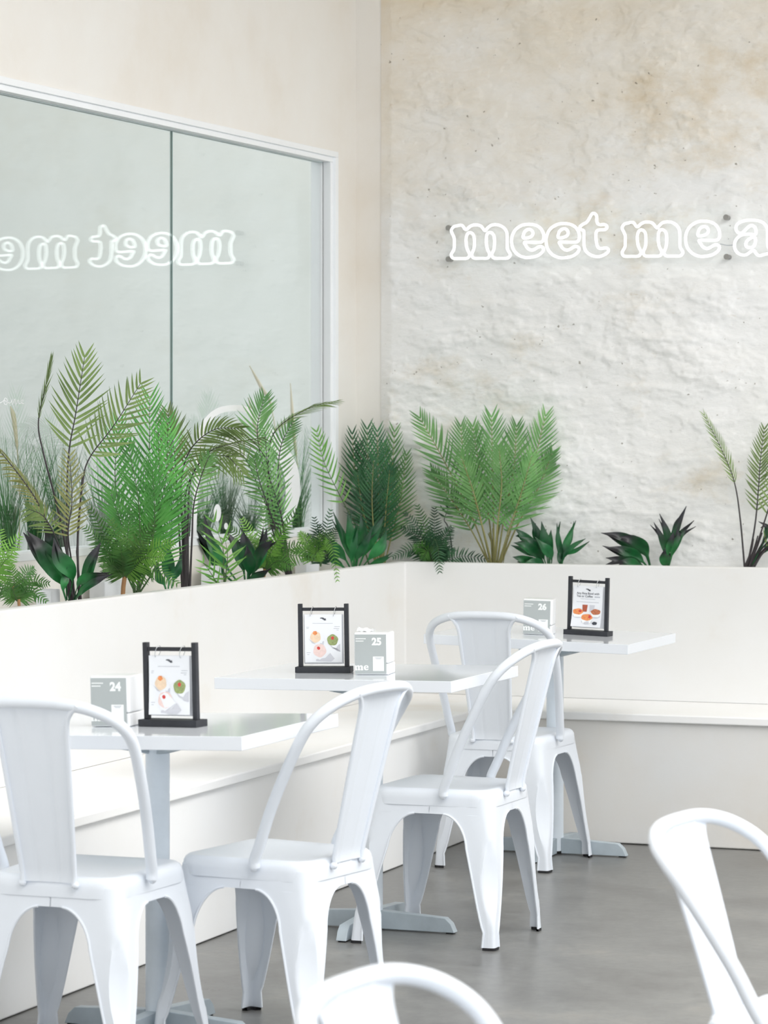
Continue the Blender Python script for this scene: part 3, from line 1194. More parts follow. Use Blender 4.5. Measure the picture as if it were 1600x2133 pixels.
def menu_stand(table, px, py, yaw, label, kind, sc=1.0, card_yaw=0, card_dx=0.0, lift=0.0):
    """stand whose base front edge has its middle at the given sight line"""
    q = at_z(px, py, T_H)
    q = at_z(px, py, top_z(table, q.x))
    tilt = TABLES[table][2]
    root = empty('menu_stand', q, (0, math.radians(tilt), math.radians(yaw)))
    tag(root, label, 'menu stand', 'black wooden menu stands')
    Wb, Hh = .166 * sc, .203 * sc
    MB().box(-Wb / 2, Wb / 2, 0, .052, .0005, .0175).build('base', M['black_wood'], root, bevel=.001)
    for s in (-1, 1):
        MB().box(s * .0695 * sc - .0062, s * .0695 * sc + .0062, .016, .030, .0175, Hh).build('post', M['black_wood'], root, bevel=.0008)
    MB().box(-.0695 * sc + .006, .0695 * sc - .006, .0185, .0275, Hh - .021, Hh - .0115).build('crossbar', M['black_wood'], root, bevel=.0006)
    for s in (-1, 1):
        x = s * .035 * sc
        c = [(x + .004 * math.cos(2 * PI * k / 24), .021 + .0115 * math.sin(2 * PI * k / 24), Hh - .0225 + .0145 * math.cos(2 * PI * k / 24)) for k in range(24)]
        MB().tube(c, .0009, 6, True).build('ring', M['chrome'], root, smooth=80)
    ch = .142 * sc
    cw = .056 * sc
    zt = Hh - .0315
    bk = MB().box(-cw - .004, cw + .004, .0245, .0252, zt - ch - .004, zt)
    bk.build('back_card', M['paper'], root)
    # the bent front sheet
    cr = empty('card_hinge')
    bpy.data.objects.remove(cr)
    rows = []
    for i in range(15):
        t = i / 14
        rows.append([(card_dx * t * t + cw * (-1 + k / 5), .0185 - lift * t * t * (1 if k < 5 else .8) - .0006 * (k - 5) ** 2 / 25, zt - ch * t) for k in range(11)])
    mb = MB().loft(rows)
    card = mb.build('menu_card', M['paper'], root, smooth=60, solid=.0004)
    card.rotation_euler = (0, 0, math.radians(card_yaw))

    def put(mb, name, mat):
        # lay the print on the bent sheet
        mb.v = [(x + card_dx * ((zt - z) / ch) ** 2, y - lift * ((zt - z) / ch) ** 2 * (1 if x < 0 else .9), z) for x, y, z in mb.v]
        return mb.build(name, mat, card)

    Y = .0176
    def Z(f):
        return zt - ch * f
    def X(f):
        return -cw + 2 * cw * f
    # small ornament at the top
    mb = MB()
    ellipse(mb, X(.47), Z(.075), .006 * sc, .0016, Y)
    ellipse(mb, X(.53), Z(.095), .0058 * sc, .0018, Y)
    ellipse(mb, X(.55), Z(.115), .004 * sc, .0012, Y)
    put(mb, 'printed_logo', M['print_dark'])
    if kind == 'buns':
        mb = MB()
        for k in range(16):
            poly(mb, [(X(.22 + k * .034), Z(.18)), (X(.22 + k * .034 + .022), Z(.18)), (X(.22 + k * .034 + .022), Z(.19)), (X(.22 + k * .034), Z(.19))], Y)
        for (xa, za, n) in ((.03, .26, 3), (.05, .29, 2), (.8, .25, 5), (.78, .29, 5), (.86, .32, 2), (.03, .79, 4), (.06, .83, 2)):
            poly(mb, [(X(xa), Z(za)), (X(xa + .03 * n), Z(za)), (X(xa + .03 * n), Z(za + .008)), (X(xa), Z(za + .008))], Y)
        put(mb, 'printed_text', M['print_pale'])
        mb = MB()
        for pts in ([(.1, .5), (.3, .62), (.52, .55), (.5, .66), (.2, .6)], [(.56, .52), (.74, .7), (.98, .6), (.98, .78), (.86, .76)], [(.3, .93), (.55, .9), (.68, .8), (.8, .92), (.7, .98), (.3, .97)]):
            poly(mb, [(X(a), Z(c)) for a, c in pts], Y)
        put(mb, 'printed_shade', M['print_shadow'])
        mb = MB()
        for pts in ([(.06, .48), (.24, .4), (.52, .46), (.46, .6), (.28, .58)], [(.52, .5), (.7, .44), (.97, .55), (.84, .7), (.76, .68)], [(.13, .68), (.38, .58), (.66, .8), (.4, .94), (.28, .9)]):
            poly(mb, [(X(a), Z(c)) for a, c in pts], Y - .0002)
        put(mb, 'printed_wrapper', M['paper'])
        for mat, cx, cz, rx, rz in (('bun_cream', .29, .47, .016, .0165), ('bun_green', .75, .53, .0165, .0165), ('bun_pink', .4, .75, .0195, .0195)):
            mb = MB()
            ellipse(mb, X(cx), Z(cz), rx * sc, rz * sc, Y - .0004, wob=.04)
            put(mb, 'printed_bun', M[mat])
        mb = MB()
        ellipse(mb, X(.28), Z(.385), .0065 * sc, .006 * sc, Y - .0006, wob=.08)
        put(mb, 'printed_fruit', M['orange_food'])
        mb = MB()
        ellipse(mb, X(.75), Z(.49), .0045 * sc, .005 * sc, Y - .0006, wob=.1)
        ellipse(mb, X(.37), Z(.7), .005 * sc, .0045 * sc, Y - .0006, rot=-.7)
        put(mb, 'printed_fruit', M['red_food'])
    else:
        def line(body, size, zf, mat):
            o = text_mesh(body, size, mat, 'printed_text', card, (0, Y - .0006 - lift * zf * zf, Z(zf)), FR, align='CENTER')
            return o
        line('Any Rice Bowl with', .0108 * sc, .205, M['print_dark'])
        o = line('Tea or Coffee', .0108 * sc, .275, M['print_dark'])
        o.location.x = -.0125 * sc
        mb = MB()
        for k in range(5):
            poly(mb, [(X(.73 + k * .037), Z(.245)), (X(.73 + k * .037 + .026), Z(.245)), (X(.73 + k * .037 + .026), Z(.275)), (X(.73 + k * .037), Z(.275))], Y)
        put(mb, 'printed_text', M['print_pale'])
        mb = MB()
        poly(mb, [(X(.25), Z(.315)), (X(.75), Z(.315)), (X(.75), Z(.322)), (X(.25), Z(.322))], Y)
        poly(mb, [(X(.12), Z(.39)), (X(.88), Z(.39)), (X(.88), Z(.398)), (X(.12), Z(.398))], Y)
        put(mb, 'printed_rule', M['print_pale'])
        bowls = ((.2, .64, 'orange_food', .021), (.8, .63, 'rice_food', .0195), (.52, .77, 'orange_food', .0225))
        for tx, mat, hgt in ((.42, 'tea', .022), (.66, 'rice_food', .018)):
            mb = MB()
            poly(mb, [(X(tx - .09), Z(.46)), (X(tx + .09), Z(.46)), (X(tx + .07), Z(.63)), (X(tx - .07), Z(.63))], Y)
            put(mb, 'printed_cup', M[mat] if mat == 'tea' else M['print_shadow'])
        mb = MB()
        for cx, cz, mat, r in bowls:
            ellipse(mb, X(cx), Z(cz + .1), r * sc * .9, r * sc * .35, Y - .0001)
        put(mb, 'printed_shade', M['print_shadow'])
        for cx, cz, mat, r in bowls:
            mb = MB()
            poly(mb, [(X(cx) - r * sc, Z(cz)), (X(cx) + r * sc, Z(cz)), (X(cx) + r * sc * .66, Z(cz) - r * sc * .85), (X(cx) - r * sc * .66, Z(cz) - r * sc * .85)], Y - .0003)
            put(mb, 'printed_bowl', M['print_white'])
            mb = MB()
            ellipse(mb, X(cx), Z(cz) + .001, r * sc * .95, r * sc * .5, Y - .0005, wob=.05)
            put(mb, 'printed_food', M[mat])
        mb = MB()
        ellipse(mb, X(.27), Z(.62), .006 * sc, .004 * sc, Y - .0007)
        ellipse(mb, X(.6), Z(.745), .007 * sc, .005 * sc, Y - .0007)
        put(mb, 'printed_food', M['red_food'])
        mb = MB()
        ellipse(mb, X(.8), Z(.9), .0095 * sc, .0055 * sc, Y - .0004, 40, .06)
        put(mb, 'printed_badge', M['print_dark'])
    return root


menu_stand(24, 348, 1515, -8, 'black wooden menu stand with a bun menu on the nearest table', 'buns', 1.0, 3, .003, .012)
menu_stand(25, 672, 1402, 10, 'black wooden menu stand with a bun menu on the middle table', 'buns', 1.0, 0, 0, 0)
menu_stand(26, 1219, 1324, -6, 'black wooden menu stand with a rice bowl menu on the far table', 'rice', 1.0, -2, -.004, .012)

# ------------------------------------------------------------------ plants
XP, YP = -4.26, 11.33


def clampv(v, back):
    """keep a point on the room side of the glass and of the back wall, along its own sight line"""
    d = v - CAM
    s = 1.0
    if back or True:
        if d.y > 0 and v.y > YB - .035:
            s = min(s, (YB - .035) / v.y)
    if v.x < XG + .02 and v.z > W_BOT - .02 and v.y < W_END - .07:
        s = min(s, (XG + .02) / v.x)
    elif v.x < XL + .012:
        s = min(s, (XL + .012) / v.x)
    return CAM + d * s if s < 1 else v


def base_depth(px, back):
    r = (px - 800) / FPX
    if back:
        return YP / (FW.y + RT.y * r)
    return XP / (FW.x + RT.x * r)


def path3(pts, dep, back):
    out = []
    for q in pts:
        dz = q[2] if len(q) > 2 else 0
        out.append(clampv(at_depth(q[0], q[1], dep + dz), back))
    return out


def frond(root, pts, dep, back, mat, stem_mat, start=.35, n=20, L=.12, wd=.011, roll=0.0, a0=62, a1=22, droop=.1, stem_r=.0035, sides=(1, 1), fold=.35, curl=0.0, jit=.13, WS=.74, tipcut=.36):
    if WS > .6:
        n = max(5, int(n * .84))
    c = catmull(path3(pts, dep, back), 10)
    tot = len(c) - 1
    rnd = random.random
    mb = MB()
    N0 = (CAM - c[0]).normalized()
    for k in range(n):
        u = k / (n - 1)
        t = start + (1 - start) * u
        f = t * tot
        i = min(int(f), tot - 1)
        base = c[i].lerp(c[i + 1], f - i)
        T = (c[min(i + 1, tot)] - c[max(i - 1, 0)]).normalized()
        N = (N0 - T * N0.dot(T)).normalized()
        N = (Matrix.Rotation(math.radians(roll), 3, T) @ N).normalized()
        Sd = T.cross(N).normalized()
        prof = (.66 + .34 * math.sin(PI * min(1, u * .9 + .12))) * (1 - tipcut * u ** 3)
        ang = math.radians(a0 + (a1 + 8 - a0) * u)
        for s in (-1, 1):
            if not sides[0 if s < 0 else 1]:
                continue
            a = ang * (1 + jit * (rnd() - .5) * 2)
            ln = L * prof * (1 + .12 * (rnd() - .5))
            dirv = (T * math.cos(a) + Sd * s * math.sin(a) + N * (.10 * (rnd() - .5) + curl)).normalized()
            side = N.cross(dirv).normalized()
            nn = dirv.cross(side).normalized()
            prof_w = (.25, .9, 1.0, .78, .42, .0)
            st = (0, .12, .32, .58, .82, 1.0)
            mid, lf, rt = [], [], []
            for j in range(6):
                x = st[j]
                q = base + dirv * ln * x + T * ln * .12 * x * x + Vector((0, 0, -1)) * droop * ln * x * x
                hw = wd * WS * .5 * prof_w[j] * (.75 + .25 * prof)
                mid.append(q)
                lf.append(q + side * hw + nn * hw * fold)
                rt.append(q - side * hw + nn * hw * fold)
            v = [clampv(x, back) for x in mid + lf + rt]
            fs = []
            for j in range(5):
                fs.append((j, j + 1, 6 + j + 1, 6 + j))
                fs.append((j, 12 + j, 12 + j + 1, j + 1))
            mb.add(v, fs)
    o = mb.build('frond', mat, root, smooth=80)
    sb = MB().tube(c, lambda t: stem_r * (1 - .78 * t), 6)
    sb.build('stalk', stem_mat, o, smooth=80)
    return o


def blade(root, pts, dep, back, mat, width=.04, roll=0.0, stem_mat=None, wave=.26, fold=.34, name='leaf', twin=True):
    if twin:
        j = lambda a: random.uniform(-a, a)
        p2 = [pts[0]] + [(q[0] + j(3 + 4 * i), q[1] + j(3 + 4 * i) + 3 * i, (q[2] if len(q) > 2 else 0) + random.uniform(.0, .03)) for i, q in enumerate(pts[1:])]
        blade(root, p2, dep, back, mat, width * .8, roll + j(30), stem_mat, wave, fold, name, False)
    width = width * .8
    c = catmull(path3(pts, dep, back), 9)
    n = len(c)
    N0 = (CAM - c[0]).normalized()
    L_, Mi, R_, L2, R2 = [], [], [], [], []
    al = []
    for i, q in enumerate(c):
        u = i / (n - 1)
        T = (c[min(i + 1, n - 1)] - c[max(i - 1, 0)]).normalized()
        N = (N0 - T * N0.dot(T)).normalized()
        N = Matrix.Rotation(math.radians(roll), 3, T) @ N
        Sd = T.cross(N).normalized()
        s0 = .27
        if u < s0:
            hw = .0022
        else:
            x = (u - s0) / (1 - s0)
            hw = .0010 + width * .5 * (math.sin(PI * min(1, x ** .72)) ** 1.15)
        wv = wave * hw * math.sin(u * 9)
        Mi.append(q)
        L_.append(q - Sd * hw * .55 + N * (hw * fold * .7 + wv))
        R_.append(q + Sd * hw * .55 + N * (hw * fold * .7 - wv))
        L2.append(q - Sd * hw + N * (hw * fold + wv * 1.5))
        R2.append(q + Sd * hw + N * (hw * fold - wv * 1.5))
        al.append(u)
    mb = MB()
    v = [clampv(x, back) for row in (L2, L_, Mi, R_, R2) for x in row]
    fs = []
    for r in range(4):
        for i in range(n - 1):
            fs.append((r * n + i, r * n + i + 1, (r + 1) * n + i + 1, (r + 1) * n + i))
    mb.add(v, fs, al * 5)
    return mb.build(name, mat, root, smooth=80, along=True)


def plant_root(name, px, back, label, cat, group=None):
    dep = base_depth(px, back)
    d = FW + RT * ((px - 800) / FPX)
    q = Vector((0, 0, 0)) + d * dep
    o = empty(name, (0, 0, 0))
    tag(o, label, cat, group)
    return o, dep


def stalk_bundle(root, px, dep, back, mat, n, spread, py0=1260, py1=1150, lean=0.0, r=.004):
    for k in range(n):
        x0 = px + (random.random() - .5) * spread * .5
        x1 = px + lean + (random.random() - .5) * spread
        pts = [(x0, py0, (random.random() - .5) * .03), ((x0 + x1) / 2 + 2 * (random.random() - .5), (py0 + py1) / 2), (x1, py1 + random.random() * 30, (random.random() - .5) * .05)]
        MB().tube(catmull(path3(pts, dep, back), 6), lambda t: r * (1 - .5 * t), 6).build('stalk', mat, root, smooth=80)


def fern(root, px, py, dep, back, tips, mat, stem_mat, L=.05, wd=.012, n=24, rolls=None):
    for i, tp in enumerate(tips):
        x1, y1 = tp[0], tp[1]
        dz = tp[2] if len(tp) > 2 else (random.random() - .6) * .12
        rise = tp[3] if len(tp) > 3 else 22
        mx_, my_ = (px + x1) / 2, (py + y1) / 2 - rise
        mt = mat if not isinstance(mat, list) else mat[i % len(mat)]
        frond(root, [(px, py, 0), ((px * 2 + mx_) / 3, (py * 2 + my_) / 3, dz * .2), (mx_, my_, dz * .5), (x1, y1, dz)], dep, back, mt, stem_mat, start=.16, n=n, L=L, wd=wd, roll=(rolls[i % len(rolls)] if rolls else random.uniform(-25, 25)), a0=78, a1=48, droop=.12, stem_r=.002, fold=.2, WS=.52, tipcut=.55)


GP = 'artificial plants in the planter'
# --- left planter, from the near end towards the corner
o, d = plant_root('fern', 36, False, 'small low fern with a brown stem at the near end of the planter', 'fern', GP)
fern(o, 36, 1252, d, False, [(22, 1178, 0, 4), (100, 1215), (-30, 1215), (60, 1205, .1), (95, 1252), (-25, 1245), (70, 1185, .05), (10, 1240, -.1)], M['fern'], M['stem_green'], .04, .010, 18)
MB().tube(path3([(40, 1262), (38, 1240), (26, 1222)], d, False), .005, 8).build('stem', M['stem_brown'], o, smooth=80)

o, d = plant_root('fern', -16, False, 'yellow green fern frond entering at the left edge of the photo', 'fern', GP)
fern(o, -16, 1210, d, False, [(40, 1118, 0, 10), (30, 1150, -.04, 8), (0, 1105, .05, 8)], M['fern_light'], M['stem_green'], .05, .010, 18)

o, d = plant_root('palm', 158, False, 'tall olive palm on dark fanned stems, its topmost frond spread flat', 'palm', GP)
frond(o, [(152, 1262), (140, 1130, .03), (142, 960, .05), (158, 860, .04), (176, 745, .02)], d, False, M['palm_olive'], M['stem_dark'], .56, 18, .125, .0125, 0, 58, 20, .02, .0042)
frond(o, [(160, 1262), (125, 1080, -.02), (92, 950, -.03), (80, 880), (96, 800), (106, 748)], d, False, M['palm_olive'], M['stem_dark'], .62, 26, .07, .010, 78, 46, 20, .1, .004)
frond(o, [(165, 1262), (162, 1120, .04), (172, 1010, .07), (186, 955, .08), (238, 885, .08), (292, 800, .06)], d, False, M['palm_olive'], M['stem_dark'], .62, 20, .115, .011, 8, 62, 24, .02, .004)
frond(o, [(150, 1262), (118, 1150, -.05), (88, 1065, -.08), (40, 990, -.1), (-30, 905, -.1)], d, False, M['palm_gold'], M['stem_dark'], .45, 30, .085, .010, 62, 48, 25, .35, .005)
frond(o, [(156, 1262), (150, 1180, -.06), (142, 1110, -.1), (150, 1040, -.1), (145, 950, -.06)], d, False, M['palm_gold'], M['stem_dark'], .48, 22, .08, .009, 18, 64, 30, .1, .0035)
frond(o, [(158, 1262), (130, 1160, -.1), (112, 1110, -.14), (90, 1075, -.16), (60, 1060, -.16)], d, False, M['palm_olive'], M['stem_dark'], .5, 16, .07, .009, -20, 64, 30, .3, .0035)
stalk_bundle(o, 155, d, False, M['stem_dark'], 8, 22, 1262, 1165, -22, .0048)
MB().tube(path3([(170, 1262), (160, 1150), (172, 990)], d, False), .0028, 6).build('stalk', M['stem_dark'], o)

o, d = plant_root('broadleaf_plant', 135, False, 'black tipped broad leaf plant round the foot of the tall olive palm', 'plant', GP)
for pts, wd_, rl in (([(138, 1250), (124, 1205, -.03), (92, 1150, -.06), (56, 1106, -.06)], .075, 10), ([(140, 1250), (134, 1190, -.02), (112, 1130, -.02), (92, 1085, 0)], .06, -25), ([(142, 1255), (150, 1200, -.05), (120, 1160, -.08), (112, 1120, -.08)], .06, 20),
                     ([(150, 1258), (176, 1215, -.05), (190, 1170, -.06), (210, 1130, -.05)], .05, -15), ([(152, 1255), (165, 1215, -.07), (195, 1200, -.1), (226, 1196, -.1)], .05, 40), ([(150, 1262), (168, 1235, -.09), (195, 1215, -.12), (226, 1198, -.12)], .035, -30),
                     ([(140, 1262), (132, 1225, -.06), (136, 1200, -.06), (146, 1170, -.06)], .028, 30)):
    blade(o, pts, d, False, M['broad'], wd_, rl)

o, d = plant_root('palm', 285, False, 'bushy bright green palm, the brightest plant in the left planter', 'palm', GP)
for pts, L_, rl in (([(285, 1240), (296, 1120), (310, 960), (312, 832)], .14, 0), ([(280, 1240), (262, 1120, .03), (240, 1000, .05), (248, 880, .05)], .12, -12), ([(288, 1240), (318, 1120, -.03), (345, 1000, -.04), (350, 880, -.03)], .12, 12),
                    ([(286, 1240), (292, 1150, -.06), (288, 1040, -.09), (268, 930, -.1)], .11, 5), ([(286, 1240), (310, 1170, -.05), (322, 1080, -.08), (318, 980, -.08)], .11, -8), ([(284, 1240), (270, 1180, -.04), (258, 1110, -.05), (232, 1030, -.05)], .10, 20),
                    ([(288, 1240), (330, 1170, -.02), (352, 1090, -.02), (372, 990, 0)], .10, -10), ([(286, 1240), (300, 1160, -.03), (330, 1060, -.06), (330, 900, -.06)], .12, 15)):
    frond(o, pts, d, False, M['palm_bright'], M['stem_green'], .3, 26, L_, .0105, rl, 56, 20, .03, .0032)

o, d = plant_root('fern', 256, False, 'full green fern on a pale brown stem in front of the bright palm', 'fern', GP)
fern(o, 258, 1205, d - .09, False, [(190, 1062, 0, 8), (232, 1085, -.05, 8), (272, 1058, .0, 6), (318, 1092, -.04, 12), (360, 1130, -.06, 18), (205, 1130, -.06, 10), (300, 1130, -.1, 10), (368, 1215, -.08, 26), (215, 1185, -.08, 16), (340, 1160, -.1, 18), (250, 1130, -.1, 4), (180, 1100, 0, 10)],
     [M['fern'], M['fern_olive'], M['fern'], M['fern_olive'], M['fern_light']], M['stem_green'], .055, .0115, 24)
MB().tube(path3([(256, 1240), (257, 1222), (260, 1200)], d - .09, False), .0075, 8).build('stem', M['stem_brown'], o, smooth=80)

o, d = plant_root('palm', 388, False, 'olive palm on upright near-black stems arching right below the pane joint', 'palm', GP)
frond(o, [(382, 1235), (380, 1100), (378, 1000), (398, 935, -.03), (446, 895, -.06), (500, 892, -.08)], d, False, M['palm_olive'], M['stem_dark'], .5, 26, .10, .010, 20, 58, 20, .3, .004)
frond(o, [(388, 1235), (386, 1100, -.03), (390, 1015, -.05), (432, 945, -.08), (480, 925, -.1), (545, 912, -.12)], d, False, M['palm_olive'], M['stem_dark'], .48, 28, .085, .009, 60, 50, 20, .5, .004)
frond(o, [(392, 1235), (392, 1100, .02), (396, 1010, .04), (420, 960, .04), (470, 950, .02), (505, 985, 0)], d, False, M['palm_olive'], M['stem_dark'], .45, 24, .085, .009, 10, 60, 25, .4, .004)
frond(o, [(380, 1235), (374, 1120, .02), (368, 1010, .04), (362, 930, .05), (350, 860, .05)], d, False, M['palm_olive'], M['stem_dark'], .5, 22, .10, .010, -10, 58, 20, .05, .004)
frond(o, [(395, 1235), (400, 1120, -.04), (404, 1050, -.06), (420, 990, -.08), (436, 950, -.1)], d, False, M['palm_mid'], M['stem_dark'], .42, 22, .085, .009, -15, 60, 25, .2, .004)
stalk_bundle(o, 388, d, False, M['stem_dark'], 9, 18, 1235, 1080, 2, .0046)

o, d = plant_root('broadleaf_plant', 350, False, 'small green broad leaf plant squeezed between bright palm and dark stems', 'plant', GP)
for pts, wd_, rl in (([(350, 1235), (352, 1200), (350, 1165), (345, 1120)], .05, 0), ([(356, 1235), (362, 1205), (372, 1180), (378, 1150)], .03, 20), ([(348, 1235), (342, 1215), (330, 1195), (322, 1170)], .03, -20)):
    blade(o, pts, d, False, M['broad_green'], wd_, rl)

o, d = plant_root('palm', 466, False, 'young light green palm with few spaced leaflets low in the planter', 'palm', GP)
frond(o, [(468, 1236), (466, 1190, -.03), (464, 1140, -.05), (446, 1088, -.06)], d, False, M['palm_fresh'], M['stem_green'], .12, 9, .11, .012, 0, 60, 25, .02, .003)
frond(o, [(466, 1236), (470, 1200, -.06), (474, 1160, -.08), (470, 1128, -.1)], d, False, M['palm_fresh'], M['stem_green'], .1, 8, .09, .011, 30, 66, 30, .25, .003)
frond(o, [(464, 1236), (452, 1215, -.04), (440, 1195, -.06), (424, 1172, -.08)], d, False, M['palm_fresh'], M['stem_green'], .1, 6, .07, .010, 10, 50, 25, .02, .003)

o, d = plant_root('broadleaf_plant', 515, False, 'broad leaf plant with purple black leaves left of the brown stemmed fern', 'plant', GP)
for pts, wd_, rl in (([(512, 1228), (505, 1180), (492, 1140), (470, 1105)], .05, 10), ([(515, 1228), (516, 1180), (512, 1140), (504, 1102)], .06, -10), ([(516, 1228), (530, 1185, -.03), (545, 1150, -.05), (568, 1125, -.06)], .06, -25),
                     ([(512, 1228), (520, 1190, -.05), (516, 1160, -.08), (514, 1136, -.1)], .05, 15), ([(505, 1230), (520, 1210, -.06), (545, 1195, -.1), (566, 1182, -.12)], .035, 40), ([(508, 1230), (470, 1180, 0), (440, 1130, .02), (424, 1070, .02)], .045, 10), ([(510, 1230), (462, 1190, .02), (430, 1140, .03), (410, 1105, .02)], .04, -10),
                     ([(514, 1228), (535, 1180, .02), (548, 1140, .03), (556, 1100, .03)], .045, 5)):
    blade(o, pts, d, False, M['broad'], wd_, rl)

o, d = plant_root('palm', 600, False, 'tall olive palm whose longest frond arches right across the window jamb', 'palm', GP)
frond(o, [(606, 1215), (585, 1110), (555, 1000), (536, 900), (550, 830, .02)], d, False, M['palm_mid'], M['stem_dark'], .55, 24, .105, .0105, 0, 56, 20, .02, .004)
frond(o, [(608, 1215), (578, 1100, -.03), (560, 980, -.05), (572, 900, -.07), (640, 852, -.1), (700, 835, -.12)], d, False, M['palm_olive'], M['stem_dark'], .6, 26, .075, .009, 70, 36, 18, .25, .004)
frond(o, [(604, 1215), (575, 1110, -.05), (545, 1030, -.07), (500, 945, -.08), (440, 985, -.1)], d, False, M['palm_olive'], M['stem_dark'], .52, 20, .08, .009, 15, 60, 25, .3, .004)
frond(o, [(610, 1215), (592, 1120, .02), (580, 1010, .04), (585, 930, .05), (610, 880, .05)], d, False, M['palm_mid'], M['stem_dark'], .45, 22, .085, .010, 0, 60, 22, .02, .004)
frond(o, [(606, 1215), (585, 1130, -.08), (560, 1060, -.12), (540, 1000, -.14), (530, 955, -.15)], d, False, M['palm_mid'], M['stem_dark'], .4, 22, .09, .010, -10, 60, 25, .15, .004)
frond(o, [(610, 1215), (598, 1140, -.06), (585, 1070, -.09), (560, 985, -.1), (552, 900, -.1)], d, False, M['palm_mid'], M['stem_dark'], .4, 26, .09, .010, 20, 58, 22, .1, .004)
frond(o, [(602, 1215), (560, 1070, -.04), (555, 960, -.08), (500, 902, -.12), (430, 915, -.14)], d, False, M['palm_olive'], M['stem_dark'], .66, 18, .07, .008, 75, 40, 20, .4, .004)
stalk_bundle(o, 606, d, False, M['stem_dark'], 8, 18, 1215, 1120, -14, .0045)

o, d = plant_root('fern', 548, False, 'green fern on a short brown stem at the planter rim, left of the corner', 'fern', GP)
fern(o, 551, 1188, d - .08, False, [(548, 1062, .06, 6), (505, 1082, .05, 8), (600, 1092, -.02, 10), (622, 1060, 0, 12), (640, 1135, -.05, 18), (655, 1160, -.08, 16), (520, 1120, .02, 8), (580, 1120, -.08, 8), (610, 1180, -.08, 16), (480, 1100, .05, 14)],
     [M['fern'], M['fern_light'], M['fern_light'], M['fern'], M['fern_olive']], M['stem_green'], .05, .011, 22)
MB().tube(path3([(548, 1222), (549, 1205), (552, 1185)], d - .08, False), .0065, 8).build('stem', M['stem_brown'], o, smooth=80)

o, d = plant_root('fern', 660, False, 'yellow green fern with one frond hanging over the planter rim', 'fern', GP)
fern(o, 650, 1172, d - .05, False, [(690, 1140, -.06, 20), (625, 1110, 0, 14), (660, 1120, -.08, 10), (672, 1165, -.1, 20), (612, 1150, -.05, 18)], [M['fern_light'], M['fern_light'], M['fern']], M['stem_green'], .04, .010, 20)

frond(o, [(650, 1172, -.05), (674, 1118, -.12), (692, 1138, -.24), (703, 1208, -.30)], d, False, M['fern_light'], M['stem_green'], .2, 24, .034, .010, 10, 76, 50, .12, .002, WS=.52, tipcut=.5)
o, d = plant_root('fern', 668, False, 'dark green fern standing behind the hanging yellow green fern', 'fern', GP)
fern(o, 668, 1180, d, False, [(688, 1064, 0, 6), (655, 1080, .03, 6), (640, 1115, .04, 12), (700, 1100, -.03, 12), (665, 1095, -.03, 6)], M['fern_dark'], M['stem_green'], .045, .011, 20)

o, d = plant_root('broadleaf_plant', 738, False, 'dense deep green broad leaf plant nearest the planter corner', 'plant', GP)
for pts, wd_, rl in (([(738, 1196), (734, 1160), (716, 1120), (694, 1066)], .04, 0), ([(738, 1196), (736, 1150, -.03), (730, 1110, -.04), (724, 1065, -.04)], .05, 10), ([(740, 1196), (748, 1150, -.04), (756, 1110, -.06), (752, 1070, -.06)], .045, -15), ([(742, 1196), (760, 1150, -.02), (780, 1115, -.03), (800, 1075, -.02)], .05, -10),
                     ([(744, 1196), (772, 1160, -.04), (795, 1130, -.05), (806, 1098, -.05)], .045, 20), ([(736, 1196), (715, 1160, -.03), (690, 1135, -.05), (676, 1110, -.05)], .05, 10), ([(734, 1198), (710, 1175, -.05), (690, 1160, -.07), (680, 1146, -.08)], .03, -20), ([(744, 1198), (770, 1180, -.05), (795, 1165, -.07), (818, 1150, -.08)], .03, 30),
                     ([(738, 1196), (732, 1165, -.08), (738, 1120, -.1), (742, 1082, -.1)], .03, 40), ([(740, 1196), (745, 1160, -.08), (760, 1135, -.1), (776, 1098, -.1)], .04, 0)):
    blade(o, pts, d, False, M['broad_green'], wd_, rl)

o, d = plant_root('palm', 790, False, 'dense dark green palm filling the corner of the two planters', 'palm', GP)
for pts, L_, rl, mt in (([(790, 1195), (782, 1110), (768, 1000), (765, 895)], .12, 0, 'palm_deep'), ([(792, 1195), (790, 1110, -.02), (788, 1000, -.04), (786, 900, -.04)], .12, 10, 'palm_deep'), ([(788, 1195), (765, 1110, .02), (742, 1010, .03), (734, 905, .03)], .10, -10, 'palm_deep'),
                        ([(795, 1195), (805, 1110, -.02), (815, 1010, -.03), (822, 900, -.02)], .11, -5, 'palm_mid'), ([(796, 1195), (815, 1120, .0), (835, 1040, .0), (846, 950, .0)], .09, 12, 'palm_mid'), ([(792, 1195), (780, 1120, -.06), (775, 1040, -.08), (778, 960, -.08)], .10, 5, 'palm_deep'),
                        ([(792, 1195), (800, 1120, -.05), (805, 1050, -.07), (812, 980, -.07)], .09, -12, 'palm_deep'), ([(790, 1195), (772, 1120, -.05), (755, 1060, -.06), (745, 990, -.06)], .09, 14, 'palm_deep'), ([(788, 1195), (772, 1110, .05), (755, 1010, .05), (750, 930, .05)], .1, 0, 'palm_deep'),
                        ([(792, 1195), (795, 1110, .05), (802, 1010, .06), (800, 930, .06)], .1, 0, 'palm_deep')):
    frond(o, pts, d, False, M[mt], M['stem_olive'], .3, 24, L_, .0105, rl, 54, 20, .03, .0035)
frond(o, [(775, 1195), (745, 1105, -.05), (712, 1040, -.1), (676, 965, -.14), (660, 900, -.14)], d, False, M['palm_fresh'], M['stem_green'], .48, 17, .085, .0105, 5, 52, 22, .02, .003)

